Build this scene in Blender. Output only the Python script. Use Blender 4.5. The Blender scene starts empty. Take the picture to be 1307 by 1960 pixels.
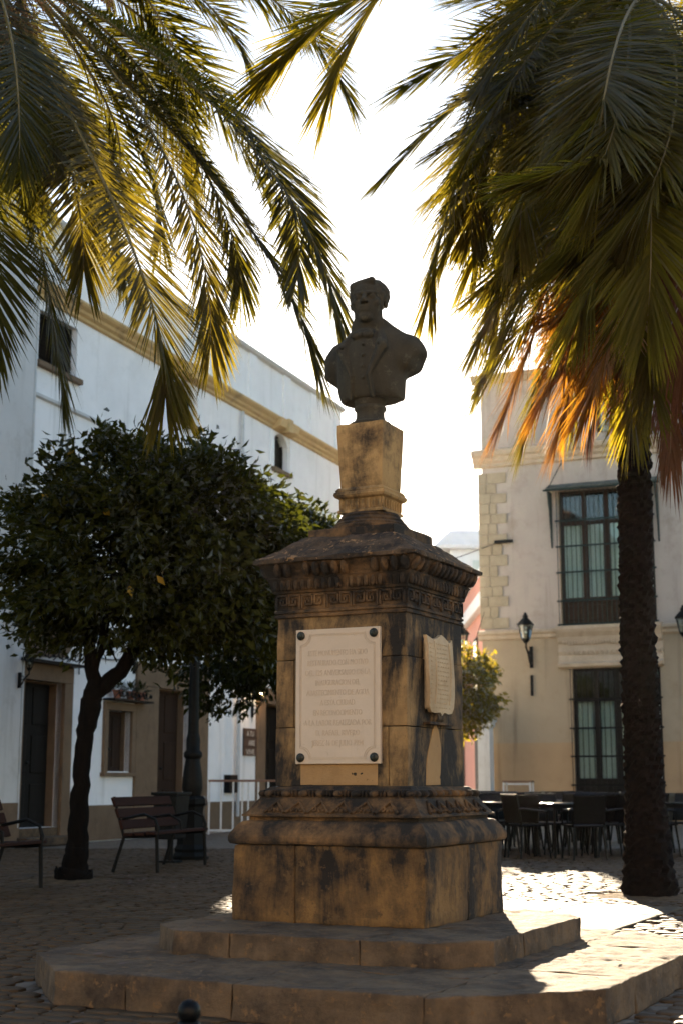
import bpy, bmesh, math, random
import numpy as np
from mathutils import Vector, Matrix, noise
R = math.radians
random.seed(7); np.random.seed(7)
scn = bpy.context.scene
COL = scn.collection

# ------------------------------------------------------------------ camera, sky, sun, exposure
cam = bpy.data.cameras.new('camera'); cam_o = bpy.data.objects.new('camera', cam); COL.objects.link(cam_o)
cam.sensor_fit = 'VERTICAL'; cam.sensor_height = 36.0; cam.sensor_width = 24.0; cam.lens = 50.0
cam.clip_start = 0.1; cam.clip_end = 3000
cam_o.location = (0, -8.536, 1.03); cam_o.rotation_euler = (R(90 + 10.747), 0, 0)
cam.dof.use_dof = True; cam.dof.focus_distance = 8.6; cam.dof.aperture_fstop = 3.2
scn.camera = cam_o

SUN_EL, SUN_AZ = 14.6, 2.2          # azimuth measured from +Y towards +X
w = bpy.data.worlds.new('World'); scn.world = w; w.use_nodes = True
nt = w.node_tree; nt.nodes.clear()
sky = nt.nodes.new('ShaderNodeTexSky'); sky.sky_type = 'NISHITA'; sky.sun_disc = False
sky.sun_elevation = R(SUN_EL); sky.sun_rotation = R(SUN_AZ)
sky.air_density = 1.0; sky.dust_density = 0.35; sky.ozone_density = 1.0; sky.altitude = 50
bg = nt.nodes.new('ShaderNodeBackground'); bg.inputs[1].default_value = 0.055
wo = nt.nodes.new('ShaderNodeOutputWorld')
nt.links.new(sky.outputs[0], bg.inputs[0]); nt.links.new(bg.outputs[0], wo.inputs[0])
sun = bpy.data.lights.new('sun', 'SUN'); sun.energy = 5.0; sun.angle = R(0.6); sun.color = (1.0, 0.80, 0.56)
sun_o = bpy.data.objects.new('sun', sun); COL.objects.link(sun_o)
sd = Vector((math.sin(R(SUN_AZ)) * math.cos(R(SUN_EL)), math.cos(R(SUN_AZ)) * math.cos(R(SUN_EL)), math.sin(R(SUN_EL))))
sun_o.rotation_euler = sd.to_track_quat('Z', 'Y').to_euler(); sun_o.location = (0, 0, 30)
scn.view_settings.view_transform = 'Standard'; scn.view_settings.look = 'None'
scn.view_settings.gamma = 1.0; scn.view_settings.use_curve_mapping = False
scn.view_settings.exposure = 2.65
scn.render.engine = 'CYCLES'; scn.cycles.use_denoising = True
scn.cycles.max_bounces = 8; scn.cycles.transparent_max_bounces = 12

# ------------------------------------------------------------------ helpers
def tag(o, label=None, cat=None, group=None, kind=None):
    if label: o['label'] = label
    if cat: o['category'] = cat
    if group: o['group'] = group
    if kind: o['kind'] = kind
    return o

def empty(name, loc=(0, 0, 0), rz=0, label=None, cat=None, group=None):
    o = bpy.data.objects.new(name, None); COL.objects.link(o)
    o.location = loc; o.rotation_euler = (0, 0, rz); o.empty_display_size = 0.2
    return tag(o, label, cat, group)

def copy_tree(o, parent=None):
    c = o.copy(); COL.objects.link(c); c.parent = parent
    for ch in o.children: copy_tree(ch, c)
    return c

def link(name, me, mat=None, parent=None):
    o = bpy.data.objects.new(name, me); COL.objects.link(o)
    if mat is not None and len(me.materials) == 0:
        for m in (mat if isinstance(mat, (list, tuple)) else [mat]): me.materials.append(m)
    if parent: o.parent = parent
    return o

class MB:
    def __init__(s): s.v = []; s.f = []; s.m = []; s.cur = 0
    def face(s, idx): s.f.append(tuple(idx)); s.m.append(s.cur)
    def quad(s, a, b, c, d):
        n = len(s.v); s.v += [a, b, c, d]; s.face((n, n + 1, n + 2, n + 3)); return s
    def box(s, x0, x1, y0, y1, z0, z1):
        n = len(s.v)
        s.v += [(x0, y0, z0), (x1, y0, z0), (x1, y1, z0), (x0, y1, z0), (x0, y0, z1), (x1, y0, z1), (x1, y1, z1), (x0, y1, z1)]
        for f in ((0, 3, 2, 1), (4, 5, 6, 7), (0, 1, 5, 4), (1, 2, 6, 5), (2, 3, 7, 6), (3, 0, 4, 7)): s.face([n + i for i in f])
        return s
    def obox(s, c, ax, ay, az):            # oriented box, half axes
        c, ax, ay, az = map(Vector, (c, ax, ay, az)); n = len(s.v)
        for k in (-1, 1):
            for i, j in ((-1, -1), (1, -1), (1, 1), (-1, 1)): s.v.append(tuple(c + i * ax + j * ay + k * az))
        for f in ((0, 3, 2, 1), (4, 5, 6, 7), (0, 1, 5, 4), (1, 2, 6, 5), (2, 3, 7, 6), (3, 0, 4, 7)): s.face([n + i for i in f])
        return s
    def rings(s, rings, cap0=True, cap1=True, closed=True):
        n = len(s.v); k = len(rings[0])
        for r in rings: s.v += [tuple(p) for p in r]
        for i in range(len(rings) - 1):
            for j in range(k if closed else k - 1):
                a = n + i * k + j; b = n + i * k + (j + 1) % k
                s.face((a, b, b + k, a + k))
        if cap0: s.face([n + j for j in reversed(range(k))])
        if cap1: s.face([n + (len(rings) - 1) * k + j for j in range(k)])
        return s
    def prism(s, poly, z0, z1): return s.rings([[(x, y, z0) for x, y in poly], [(x, y, z1) for x, y in poly]])
    def square(s, prof): return s.rings([[(-h, -h, z), (h, -h, z), (h, h, z), (-h, h, z)] for h, z in prof])
    def lathe(s, prof, n=20, c=(0, 0, 0), cap=True):
        return s.rings([[(c[0] + r * math.cos(2 * math.pi * j / n), c[1] + r * math.sin(2 * math.pi * j / n), c[2] + z) for j in range(n)] for r, z in prof], cap, cap)
    def tube(s, pts, rad, n=8, cap=True):
        pts = [Vector(p) for p in pts]; rings = []; prev = None
        for i, p in enumerate(pts):
            t = (pts[min(i + 1, len(pts) - 1)] - pts[max(i - 1, 0)]).normalized()
            if prev is None:
                u = t.cross(Vector((0, 0, 1)))
                if u.length < 1e-3: u = t.cross(Vector((1, 0, 0)))
            else: u = prev - t * prev.dot(t)
            u.normalize(); prev = u; v = t.cross(u)
            r = rad[i] if isinstance(rad, (list, tuple)) else rad
            rings.append([p + (u * math.cos(2 * math.pi * j / n) + v * math.sin(2 * math.pi * j / n)) * r for j in range(n)])
        return s.rings(rings, cap, cap)
    def ball(s, c, r, nu=10, nv=6):
        rx, ry, rz = r if isinstance(r, (list, tuple)) else (r, r, r)
        rr = []
        for i in range(nv + 1):
            a = -math.pi / 2 + math.pi * i / nv; ca = max(math.cos(a), 0.02)
            rr.append([(c[0] + rx * ca * math.cos(2 * math.pi * j / nu), c[1] + ry * ca * math.sin(2 * math.pi * j / nu), c[2] + rz * math.sin(a)) for j in range(nu)])
        return s.rings(rr)
    def mesh(s, name, smooth=False, sharp=40):
        me = bpy.data.meshes.new(name); me.from_pydata(s.v, [], s.f)
        if any(s.m): me.polygons.foreach_set('material_index', s.m)
        if smooth:
            me.polygons.foreach_set('use_smooth', [True] * len(me.polygons))
            me.set_sharp_from_angle(angle=R(sharp))
        me.update(); return me
    def build(s, name, mat, parent=None, smooth=False, bevel=0, sharp=40, seg=2):
        o = link(name, s.mesh(name, smooth, sharp), mat, parent)
        if bevel:
            b = o.modifiers.new('bevel', 'BEVEL'); b.width = bevel; b.segments = seg; b.limit_method = 'ANGLE'; b.angle_limit = R(30)
        return o

def rough_mesh(mb, name, L, amp, freq=3.0, bevel=0.02, seed=0.0):
    """stone: bevelled, subdivided and worn by noise"""
    bm = bmesh.new(); vs = [bm.verts.new(p) for p in mb.v]
    for f in mb.f: bm.faces.new([vs[i] for i in f])
    bmesh.ops.remove_doubles(bm, verts=bm.verts, dist=1e-5); bmesh.ops.recalc_face_normals(bm, faces=bm.faces)
    if bevel:
        es = [e for e in bm.edges if len(e.link_faces) == 2 and e.calc_face_angle(0) > 0.4]
        bmesh.ops.bevel(bm, geom=es, offset=bevel, segments=2, affect='EDGES', profile=0.6)
    bmesh.ops.triangulate(bm, faces=bm.faces)
    for _ in range(9):
        es = [e for e in bm.edges if e.calc_length() > L]
        if not es: break
        bmesh.ops.subdivide_edges(bm, edges=es, cuts=1); bmesh.ops.triangulate(bm, faces=bm.faces)
    bm.normal_update()
    off = Vector((seed * 7.3, seed * 3.1, seed * 5.7))
    mv = []
    for v in bm.verts:
        p = v.co * freq + off
        d = noise.fractal(p, 0.9, 2.1, 4) * amp + min(0, noise.noise(p * 2.7 + Vector((5, 5, 5))) + 0.25) * amp * 1.2
        mv.append(v.normal * d)
    for v, d in zip(bm.verts, mv): v.co += d
    me = bpy.data.meshes.new(name); bm.to_mesh(me); bm.free()
    me.polygons.foreach_set('use_smooth', [True] * len(me.polygons)); me.set_sharp_from_angle(angle=R(34))
    return me

# ------------------------------------------------------------------ materials
MATS = {}
def nmat(name):
    m = bpy.data.materials.new(name); m.use_nodes = True; MATS[name] = m
    return m, m.node_tree, m.node_tree.nodes['Principled BSDF']
def ramp(nt, fac, stops):
    r = nt.nodes.new('ShaderNodeValToRGB'); e = r.color_ramp.elements
    while len(e) < len(stops): e.new(0.5)
    for i, (p, c) in enumerate(stops): e[i].position = p; e[i].color = (*c, 1)
    nt.links.new(fac, r.inputs[0]); return r.outputs[0]
def tex(nt, scale, detail=6, rough=0.6, sc=(1, 1, 1), kind='noise', dist=0.0, src='Object', loc=(0, 0, 0)):
    tc = nt.nodes.new('ShaderNodeTexCoord'); mp = nt.nodes.new('ShaderNodeMapping'); mp.inputs['Scale'].default_value = sc; mp.inputs['Location'].default_value = loc
    nt.links.new(tc.outputs[src], mp.inputs[0])
    if kind == 'noise':
        n = nt.nodes.new('ShaderNodeTexNoise'); n.inputs['Scale'].default_value = scale; n.inputs['Detail'].default_value = detail
        n.inputs['Roughness'].default_value = rough; n.inputs['Distortion'].default_value = dist; out = n.outputs[0]
    else:
        n = nt.nodes.new('ShaderNodeTexVoronoi'); n.inputs['Scale'].default_value = scale; n.feature = kind; out = n.outputs[0]
    nt.links.new(mp.outputs[0], n.inputs[0]); return out
def mixc(nt, f, a, b, mode='MIX'):
    m = nt.nodes.new('ShaderNodeMix'); m.data_type = 'RGBA'; m.blend_type = mode
    for s, v in ((m.inputs[0], f), (m.inputs[6], a), (m.inputs[7], b)):
        if hasattr(v, 'is_linked') or hasattr(v, 'links'): nt.links.new(v, s)
        elif isinstance(v, (int, float)): s.default_value = v
        else: s.default_value = (*v, 1)
    return m.outputs[2]
def grey(nt, fac, a, b): return ramp(nt, fac, [(a, (0, 0, 0)), (b, (1, 1, 1))])
def bump(nt, bs, h, st=0.3, dist=0.02):
    b = nt.nodes.new('ShaderNodeBump'); b.inputs['Strength'].default_value = st; b.inputs['Distance'].default_value = dist
    nt.links.new(h, b.inputs['Height']); nt.links.new(b.outputs[0], bs.inputs['Normal'])

def simple(name, c1, c2=None, scale=8, rough=0.7, bmp=0.2, bd=0.01, metal=0, sc=(1, 1, 1)):
    m, nt, bs = nmat(name); c2 = c2 or tuple(v * 0.7 for v in c1)
    n = tex(nt, scale, 6, 0.65, sc)
    nt.links.new(ramp(nt, n, [(0.35, c2), (0.65, c1)]), bs.inputs['Base Color'])
    bs.inputs['Roughness'].default_value = rough; bs.inputs['Metallic'].default_value = metal
    if bmp: bump(nt, bs, tex(nt, scale * 4, 5, 0.7, sc), bmp, bd)
    return m

def plaster(name, c, stain, streak, patch=None, amt=0.6):
    m, nt, bs = nmat(name)
    col = ramp(nt, tex(nt, 0.9, 8, 0.65), [(0.3, tuple(v * 0.86 for v in c)), (0.7, c)])
    col = mixc(nt, grey(nt, tex(nt, 1.6, 10, 0.72), 0.52, 0.74), col, stain)
    s = grey(nt, tex(nt, 2.2, 6, 0.6, (1.6, 1.6, 0.10)), 0.56, 0.78)
    k = nt.nodes.new('ShaderNodeMath'); k.operation = 'MULTIPLY'; k.inputs[1].default_value = amt; nt.links.new(s, k.inputs[0])
    col = mixc(nt, k.outputs[0], col, streak)
    if patch: col = mixc(nt, grey(nt, tex(nt, 0.55, 9, 0.75, loc=(3.1, 0, 7.7)), 0.66, 0.675), col, patch)
    nt.links.new(col, bs.inputs['Base Color']); bs.inputs['Roughness'].default_value = 0.9
    bump(nt, bs, tex(nt, 5, 10, 0.75), 0.35, 0.03)
    return m

def weathered(name, clean, mid, crust, lo, hi, streak=0.5, bmp=0.6, big=1.6, lich=None, seed=0.0):
    """sandstone with dark crust in blotches and runs"""
    m, nt, bs = nmat(name)
    base = ramp(nt, tex(nt, 3.1, 8, 0.7, loc=(seed, seed, 0)), [(0.3, mid), (0.68, clean)])
    a = tex(nt, big, 9, 0.68, loc=(seed * 2, 0, seed)); b = tex(nt, 2.4, 10, 0.72, (1.5, 1.5, 0.42), dist=0.7, loc=(0, seed, 0))
    mx = nt.nodes.new('ShaderNodeMix'); mx.data_type = 'FLOAT'; mx.inputs[0].default_value = streak
    nt.links.new(a, mx.inputs[2]); nt.links.new(b, mx.inputs[3])
    col = mixc(nt, grey(nt, mx.outputs[0], lo, hi), base, crust)
    col = mixc(nt, grey(nt, tex(nt, 38, 4, 0.8, loc=(seed, 2, 1)), 0.62, 0.74), col, tuple(v * (0.7 if name == 'marble' else 0.45) for v in mid))
    if lich: col = mixc(nt, grey(nt, tex(nt, 17, 5, 0.7, loc=(1, seed, 4)), 0.575, 0.64), col, lich)
    nt.links.new(col, bs.inputs['Base Color']); bs.inputs['Roughness'].default_value = 0.92
    h = mixc(nt, 0.5, tex(nt, 9, 10, 0.75), tex(nt, 60, 5, 0.8))
    bump(nt, bs, h, bmp, 0.025)
    return m

OC, MD, CR_ = (0.37, 0.225, 0.085), (0.125, 0.074, 0.030), (0.012, 0.0092, 0.0055)
weathered('stone_shaft', OC, MD, CR_, 0.42, 0.53, 0.55, seed=1.3)
weathered('stone_block', (0.2988, 0.1619, 0.0463), (0.1011, 0.0542, 0.0185), (0.0140, 0.0096, 0.0051), 0.42, 0.55, 0.48, 1.0, big=2.6, lich=(0.1142, 0.0656, 0.0228), seed=4.1)
weathered('stone_frieze', (0.2668, 0.1449, 0.0527), (0.0606, 0.0354, 0.0155), (0.0106, 0.0080, 0.0046), 0.37, 0.55, 0.35, 0.7, big=6, seed=2.2)
weathered('stone_cap', (0.1591, 0.0990, 0.0509), (0.0563, 0.0350, 0.0178), (0.0159, 0.0112, 0.0063), 0.40, 0.60, 0.0, 1.0, big=9, lich=(0.3208, 0.1870, 0.0804), seed=0.4)
weathered('stone_neck', (0.4427, 0.2847, 0.1106), (0.2491, 0.1424, 0.0513), (0.0323, 0.0202, 0.0089), 0.47, 0.60, 0.32, 0.5, big=3.2, seed=6.2)
weathered('stone_step', (0.1726, 0.1135, 0.0603), (0.0920, 0.0592, 0.0302), (0.0293, 0.0187, 0.0098), 0.42, 0.62, 0.25, 0.8, big=3.4, lich=(0.1569, 0.0909, 0.0373), seed=3.3)
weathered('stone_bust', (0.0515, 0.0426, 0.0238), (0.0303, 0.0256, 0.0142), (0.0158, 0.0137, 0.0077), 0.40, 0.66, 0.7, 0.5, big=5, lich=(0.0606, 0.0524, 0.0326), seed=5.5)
weathered('stone_panel', (0.3520, 0.2160, 0.0880), (0.2720, 0.1600, 0.0640), (0.1600, 0.0880, 0.0320), 0.60, 0.8, 0.3, 0.4, seed=8.1)
weathered('stone_surround', (0.1836, 0.1224, 0.0714), (0.1292, 0.0850, 0.0476), (0.0612, 0.0408, 0.0238), 0.52, 0.75, 0.5, 0.4, seed=7.7)
weathered('stone_quoin', (0.3900, 0.3225, 0.2175), (0.2850, 0.2325, 0.1500), (0.1650, 0.1350, 0.0900), 0.55, 0.75, 0.2, 0.5, seed=9.4)
weathered('cornice_yellow', (0.5940, 0.4140, 0.1800), (0.4860, 0.3330, 0.1530), (0.1080, 0.0810, 0.0540), 0.56, 0.70, 0.2, 0.4, big=1.2, seed=2.9)
weathered('cornice_cream', (0.4960, 0.4000, 0.2880), (0.3840, 0.3040, 0.2080), (0.1120, 0.0880, 0.0640), 0.58, 0.74, 0.2, 0.4, big=1.2, seed=1.9)
plaster('plaster_left', (0.90, 0.905, 0.90), (0.70, 0.71, 0.70), (0.42, 0.42, 0.39), (0.46, 0.36, 0.27), 0.5)
plaster('plaster_old', (0.5890, 0.5985, 0.5890), (0.3990, 0.3990, 0.3800), (0.2660, 0.2660, 0.2375), None, 0.6)
plaster('plaster_right', (0.4482, 0.3787, 0.3130), (0.2937, 0.2357, 0.1816), (0.1700, 0.1314, 0.0927), None, 0.75)
plaster('plaster_ochre', (0.4000, 0.2720, 0.1480), (0.3200, 0.2080, 0.1120), (0.1600, 0.1040, 0.0560), None, 0.7)
plaster('plaster_tan', (0.3661, 0.2886, 0.1901), (0.2816, 0.2112, 0.1267), (0.1408, 0.1021, 0.0598), None, 0.8)
plaster('plaster_pink', (0.62, 0.27, 0.20), (0.50, 0.22, 0.17), (0.36, 0.18, 0.14), None, 0.4)
plaster('plaster_far', (0.74, 0.75, 0.77), (0.62, 0.63, 0.65), (0.45, 0.45, 0.45), None, 0.4)
weathered('marble', (0.53, 0.44, 0.335), (0.47, 0.385, 0.285), (0.34, 0.26, 0.175), 0.56, 0.85, 0.6, 0.08, seed=11.0)
simple('marble_letter', (0.47, 0.38, 0.28), (0.42, 0.335, 0.24), 20, 0.6, 0)
simple('shield_stone', (0.48, 0.375, 0.235), (0.36, 0.26, 0.145), 6, 0.8, 0.4)
simple('bronze_bolt', (0.035, 0.04, 0.032), (0.015, 0.015, 0.012), 30, 0.45, 0.2, metal=0.6)
simple('iron', (0.0108, 0.0120, 0.0120), (0.0060, 0.0060, 0.0060), 20, 0.5, 0.15, metal=0.3)
simple('iron_green', (0.0154, 0.0315, 0.0280), (0.0098, 0.0196, 0.0175), 20, 0.5, 0.15)
simple('wood_dark', (0.0420, 0.0238, 0.0154), (0.0245, 0.0140, 0.0091), 6, 0.6, 0.2, sc=(1, 1, 0.1))
simple('wood_black', (0.016, 0.014, 0.012), (0.010, 0.009, 0.008), 6, 0.6, 0.2, sc=(1, 1, 0.1))
simple('wood_bench', (0.0312, 0.0120, 0.0077), (0.0192, 0.0082, 0.0053), 5, 0.8, 0.2, sc=(0.2, 2, 2))
simple('white_paint', (0.72, 0.74, 0.72), (0.60, 0.61, 0.58), 10, 0.5, 0.1)
simple('chair_black', (0.0035, 0.0040, 0.0045), (0.0025, 0.0027, 0.0030), 20, 0.38, 0.1)
simple('table_top', (0.030, 0.040, 0.048), (0.02, 0.026, 0.03), 10, 0.18, 0.05)
simple('wood_top', (0.20, 0.10, 0.06), (0.14, 0.07, 0.04), 6, 0.5, 0.1, sc=(0.3, 3, 1))
simple('roof_tile', (0.30, 0.15, 0.09), (0.16, 0.09, 0.06), 3, 0.9, 0.5)
simple('curtain', (0.74, 0.77, 0.74), (0.55, 0.60, 0.57), 4, 0.9, 0, sc=(4, 4, 0.2))
simple('sign_wood', (0.085, 0.045, 0.026), (0.06, 0.03, 0.018), 6, 0.6, 0.2)
simple('sign_paint', (0.62, 0.58, 0.50), (0.5, 0.46, 0.4), 10, 0.7, 0)
simple('canopy_moss', (0.13, 0.13, 0.10), (0.03, 0.038, 0.032), 5, 0.95, 0.6)
simple('canvas_green', (0.022, 0.038, 0.034), (0.014, 0.024, 0.022), 5, 0.9, 0.2)
simple('terracotta', (0.36, 0.14, 0.08), (0.26, 0.10, 0.06), 8, 0.8, 0.2)
simple('bark', (0.0080, 0.0054, 0.0036), (0.0029, 0.0022, 0.0014), 9, 0.95, 0.9, 0.03, sc=(2, 2, 0.5))
simple('palm_bark', (0.0125, 0.0071, 0.0049), (0.0032, 0.0023, 0.0014), 14, 0.95, 0.9, 0.03)
simple('soil', (0.16, 0.11, 0.065), (0.07, 0.05, 0.03), 10, 1, 0.8, 0.03)
simple('cobble', (0.0904, 0.0621, 0.0356), (0.0430, 0.0294, 0.0172), 2.2, 0.72, 0.4, 0.012)
simple('slab', (0.0803, 0.0602, 0.0381), (0.0536, 0.0398, 0.0248), 2.0, 0.75, 0.35, 0.01)
simple('lantern_metal', (0.0065, 0.0075, 0.0072), (0.004, 0.0045, 0.0045), 20, 0.5, 0.1)
simple('rachis', (0.14, 0.11, 0.035), (0.09, 0.072, 0.022), 8, 0.5, 0)
simple('rachis_dead', (0.22, 0.12, 0.05), (0.14, 0.08, 0.035), 8, 0.7, 0)

def ground_mat():
    m, nt, bs = nmat('ground_far')
    col = ramp(nt, tex(nt, 1.3, 9, 0.7), [(0.3, (0.09, 0.072, 0.052)), (0.7, (0.16, 0.13, 0.095))])
    v = tex(nt, 5.5, kind='DISTANCE_TO_EDGE', sc=(1, 1.4, 1))
    col = mixc(nt, grey(nt, v, 0.0, 0.09), (0.055, 0.042, 0.028), col)
    nt.links.new(col, bs.inputs['Base Color']); bs.inputs['Roughness'].default_value = 0.8
    bump(nt, bs, grey(nt, v, 0.0, 0.25), 0.8, 0.03); return m
ground_mat()

def leafmat(name, c1, c2, tr, tfac, rough=0.4, spec=0.25):
    m, nt, bs = nmat(name); nt.nodes.remove(bs)
    oi = nt.nodes.new('ShaderNodeObjectInfo'); g = nt.nodes.new('ShaderNodeNewGeometry')
    ad = nt.nodes.new('ShaderNodeMath'); ad.operation = 'ADD'; ad.inputs[1].default_value = 0
    ml = nt.nodes.new('ShaderNodeMath'); ml.operation = 'MULTIPLY'; ml.inputs[1].default_value = 0.45
    m2 = nt.nodes.new('ShaderNodeMath'); m2.operation = 'MULTIPLY_ADD'; m2.inputs[1].default_value = 0.55
    nt.links.new(oi.outputs['Random'], ml.inputs[0]); nt.links.new(g.outputs['Random Per Island'], m2.inputs[0]); nt.links.new(ml.outputs[0], m2.inputs[2])
    col = ramp(nt, m2.outputs[0], [(0.1, c2), (0.9, c1)])
    d = nt.nodes.new('ShaderNodeBsdfDiffuse'); t = nt.nodes.new('ShaderNodeBsdfTranslucent'); gl = nt.nodes.new('ShaderNodeBsdfGlossy')
    gl.inputs['Roughness'].default_value = rough; gl.inputs['Color'].default_value = (0.9, 0.95, 1, 1)
    nt.links.new(col, d.inputs[0]); nt.links.new(mixc(nt, 0.75, col, tr), t.inputs[0])
    a = nt.nodes.new('ShaderNodeMixShader'); a.inputs[0].default_value = tfac
    nt.links.new(d.outputs[0], a.inputs[1]); nt.links.new(t.outputs[0], a.inputs[2])
    fr = nt.nodes.new('ShaderNodeFresnel'); fr.inputs[0].default_value = 1.35
    fm = nt.nodes.new('ShaderNodeMath'); fm.operation = 'MULTIPLY'; fm.inputs[1].default_value = spec; nt.links.new(fr.outputs[0], fm.inputs[0])
    b = nt.nodes.new('ShaderNodeMixShader'); nt.links.new(fm.outputs[0], b.inputs[0]); nt.links.new(a.outputs[0], b.inputs[1]); nt.links.new(gl.outputs[0], b.inputs[2])
    nt.links.new(b.outputs[0], nt.nodes['Material Output'].inputs[0]); return m
leafmat('palm_leaf', (0.040, 0.040, 0.011), (0.016, 0.021, 0.006), (0.17, 0.145, 0.008), 0.44, 0.5, 0.05)
leafmat('palm_leaf_old', (0.062, 0.052, 0.012), (0.030, 0.030, 0.008), (0.25, 0.19, 0.010), 0.45, 0.5, 0.05)
leafmat('palm_leaf_gold_lit', (0.105, 0.090, 0.018), (0.050, 0.050, 0.011), (0.36, 0.28, 0.012), 0.5, 0.5, 0.04)  # golden backlight and warm bounce put into the leaf colour
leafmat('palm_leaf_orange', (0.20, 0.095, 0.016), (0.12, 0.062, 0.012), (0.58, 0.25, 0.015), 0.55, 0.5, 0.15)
leafmat('palm_leaf_dead', (0.10, 0.042, 0.018), (0.055, 0.025, 0.012), (0.20, 0.065, 0.02), 0.35, 0.7, 0.1)
leafmat('orange_leaf', (0.0340, 0.0374, 0.0076), (0.0076, 0.0110, 0.0030), (0.0765, 0.0850, 0.0051), 0.26, 0.5, 0.10)
leafmat('orange_leaf_sun', (0.07, 0.075, 0.012), (0.03, 0.04, 0.008), (0.42, 0.32, 0.015), 0.5, 0.4, 0.3)  # sunlit copy of orange_leaf, the sun's glow put into its colour
leafmat('leaf_yellow', (0.45, 0.30, 0.03), (0.30, 0.22, 0.03), (0.5, 0.32, 0.02), 0.3, 0.4, 0.4)

def glassmat():
    m, nt, bs = nmat('window_glass'); nt.nodes.remove(bs)
    t = nt.nodes.new('ShaderNodeBsdfTransparent'); t.inputs[0].default_value = (0.80, 0.88, 0.86, 1)
    g = nt.nodes.new('ShaderNodeBsdfGlossy'); g.inputs['Roughness'].default_value = 0.03
    fr = nt.nodes.new('ShaderNodeFresnel'); fr.inputs[0].default_value = 1.5
    x = nt.nodes.new('ShaderNodeMixShader'); nt.links.new(fr.outputs[0], x.inputs[0]); nt.links.new(t.outputs[0], x.inputs[1]); nt.links.new(g.outputs[0], x.inputs[2])
    nt.links.new(x.outputs[0], nt.nodes['Material Output'].inputs[0])
glassmat()
def bulbmat():
    m, nt, bs = nmat('lit_bulb'); bs.inputs['Emission Color'].default_value = (1, 0.62, 0.28, 1); bs.inputs['Emission Strength'].default_value = 14
bulbmat()
M = MATS
for k_ in ('chair_black', 'wood_black', 'wood_dark', 'iron', 'iron_green', 'lantern_metal', 'bark', 'palm_bark', 'wood_bench', 'soil', 'cobble', 'slab'): M[k_].node_tree.nodes['Principled BSDF'].inputs['Specular IOR Level'].default_value = 0.12

def text_mb(lines, size, depth, center=True, lead=1.25, widths=None):
    """relief lettering in the local x-z plane, facing -y"""
    mb = MB(); z = 0
    for li, s in enumerate(lines):
        if s:
            cu = bpy.data.curves.new('t', 'FONT'); cu.body = s; cu.size = size; cu.extrude = depth / 2; cu.align_x = 'CENTER' if center else 'LEFT'
            cu.resolution_u = 2
            o = bpy.data.objects.new('t', cu); COL.objects.link(o); bpy.context.view_layer.update()
            me = o.evaluated_get(bpy.context.evaluated_depsgraph_get()).to_mesh()
            xs = [v.co.x for v in me.vertices]; k = 1.0
            if widths and widths[li]: k = widths[li] / (max(xs) - min(xs))
            n = len(mb.v)
            for v in me.vertices: mb.v.append((v.co.x * k, -v.co.z, v.co.y + z))
            for p in me.polygons: mb.face([n + i for i in p.vertices])
            bpy.data.objects.remove(o); bpy.data.curves.remove(cu)
        z -= size * lead
    return mb

# ------------------------------------------------------------------ ground and paving
MON = (0.178, 0.0); MROT = R(-26.64)
def to_mon(x, y):
    x -= MON[0]; y -= MON[1]; c, s = math.cos(MROT), math.sin(MROT)
    return x * c + y * s, -x * s + y * c
def octagon(x0, x1, y0, y1, c): return [(x0 + c, y0), (x1 - c, y0), (x1, y0 + c), (x1, y1 - c), (x1 - c, y1), (x0 + c, y1), (x0, y1 - c), (x0, y0 + c)]
LOWER = (-1.27, 1.81, -2.02, 1.06, 0.56); UPPER = (-0.84, 1.10, -1.20, 0.74, 0.26)
PALM = (2.83, 4.96); TREE = (-2.86, 7.08)

ground = MB().quad((-400, -60, -0.014), (400, -60, -0.014), (400, 900, -0.014), (-400, 900, -0.014)).build('ground', M['ground_far'])
tag(ground, kind='structure')

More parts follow.
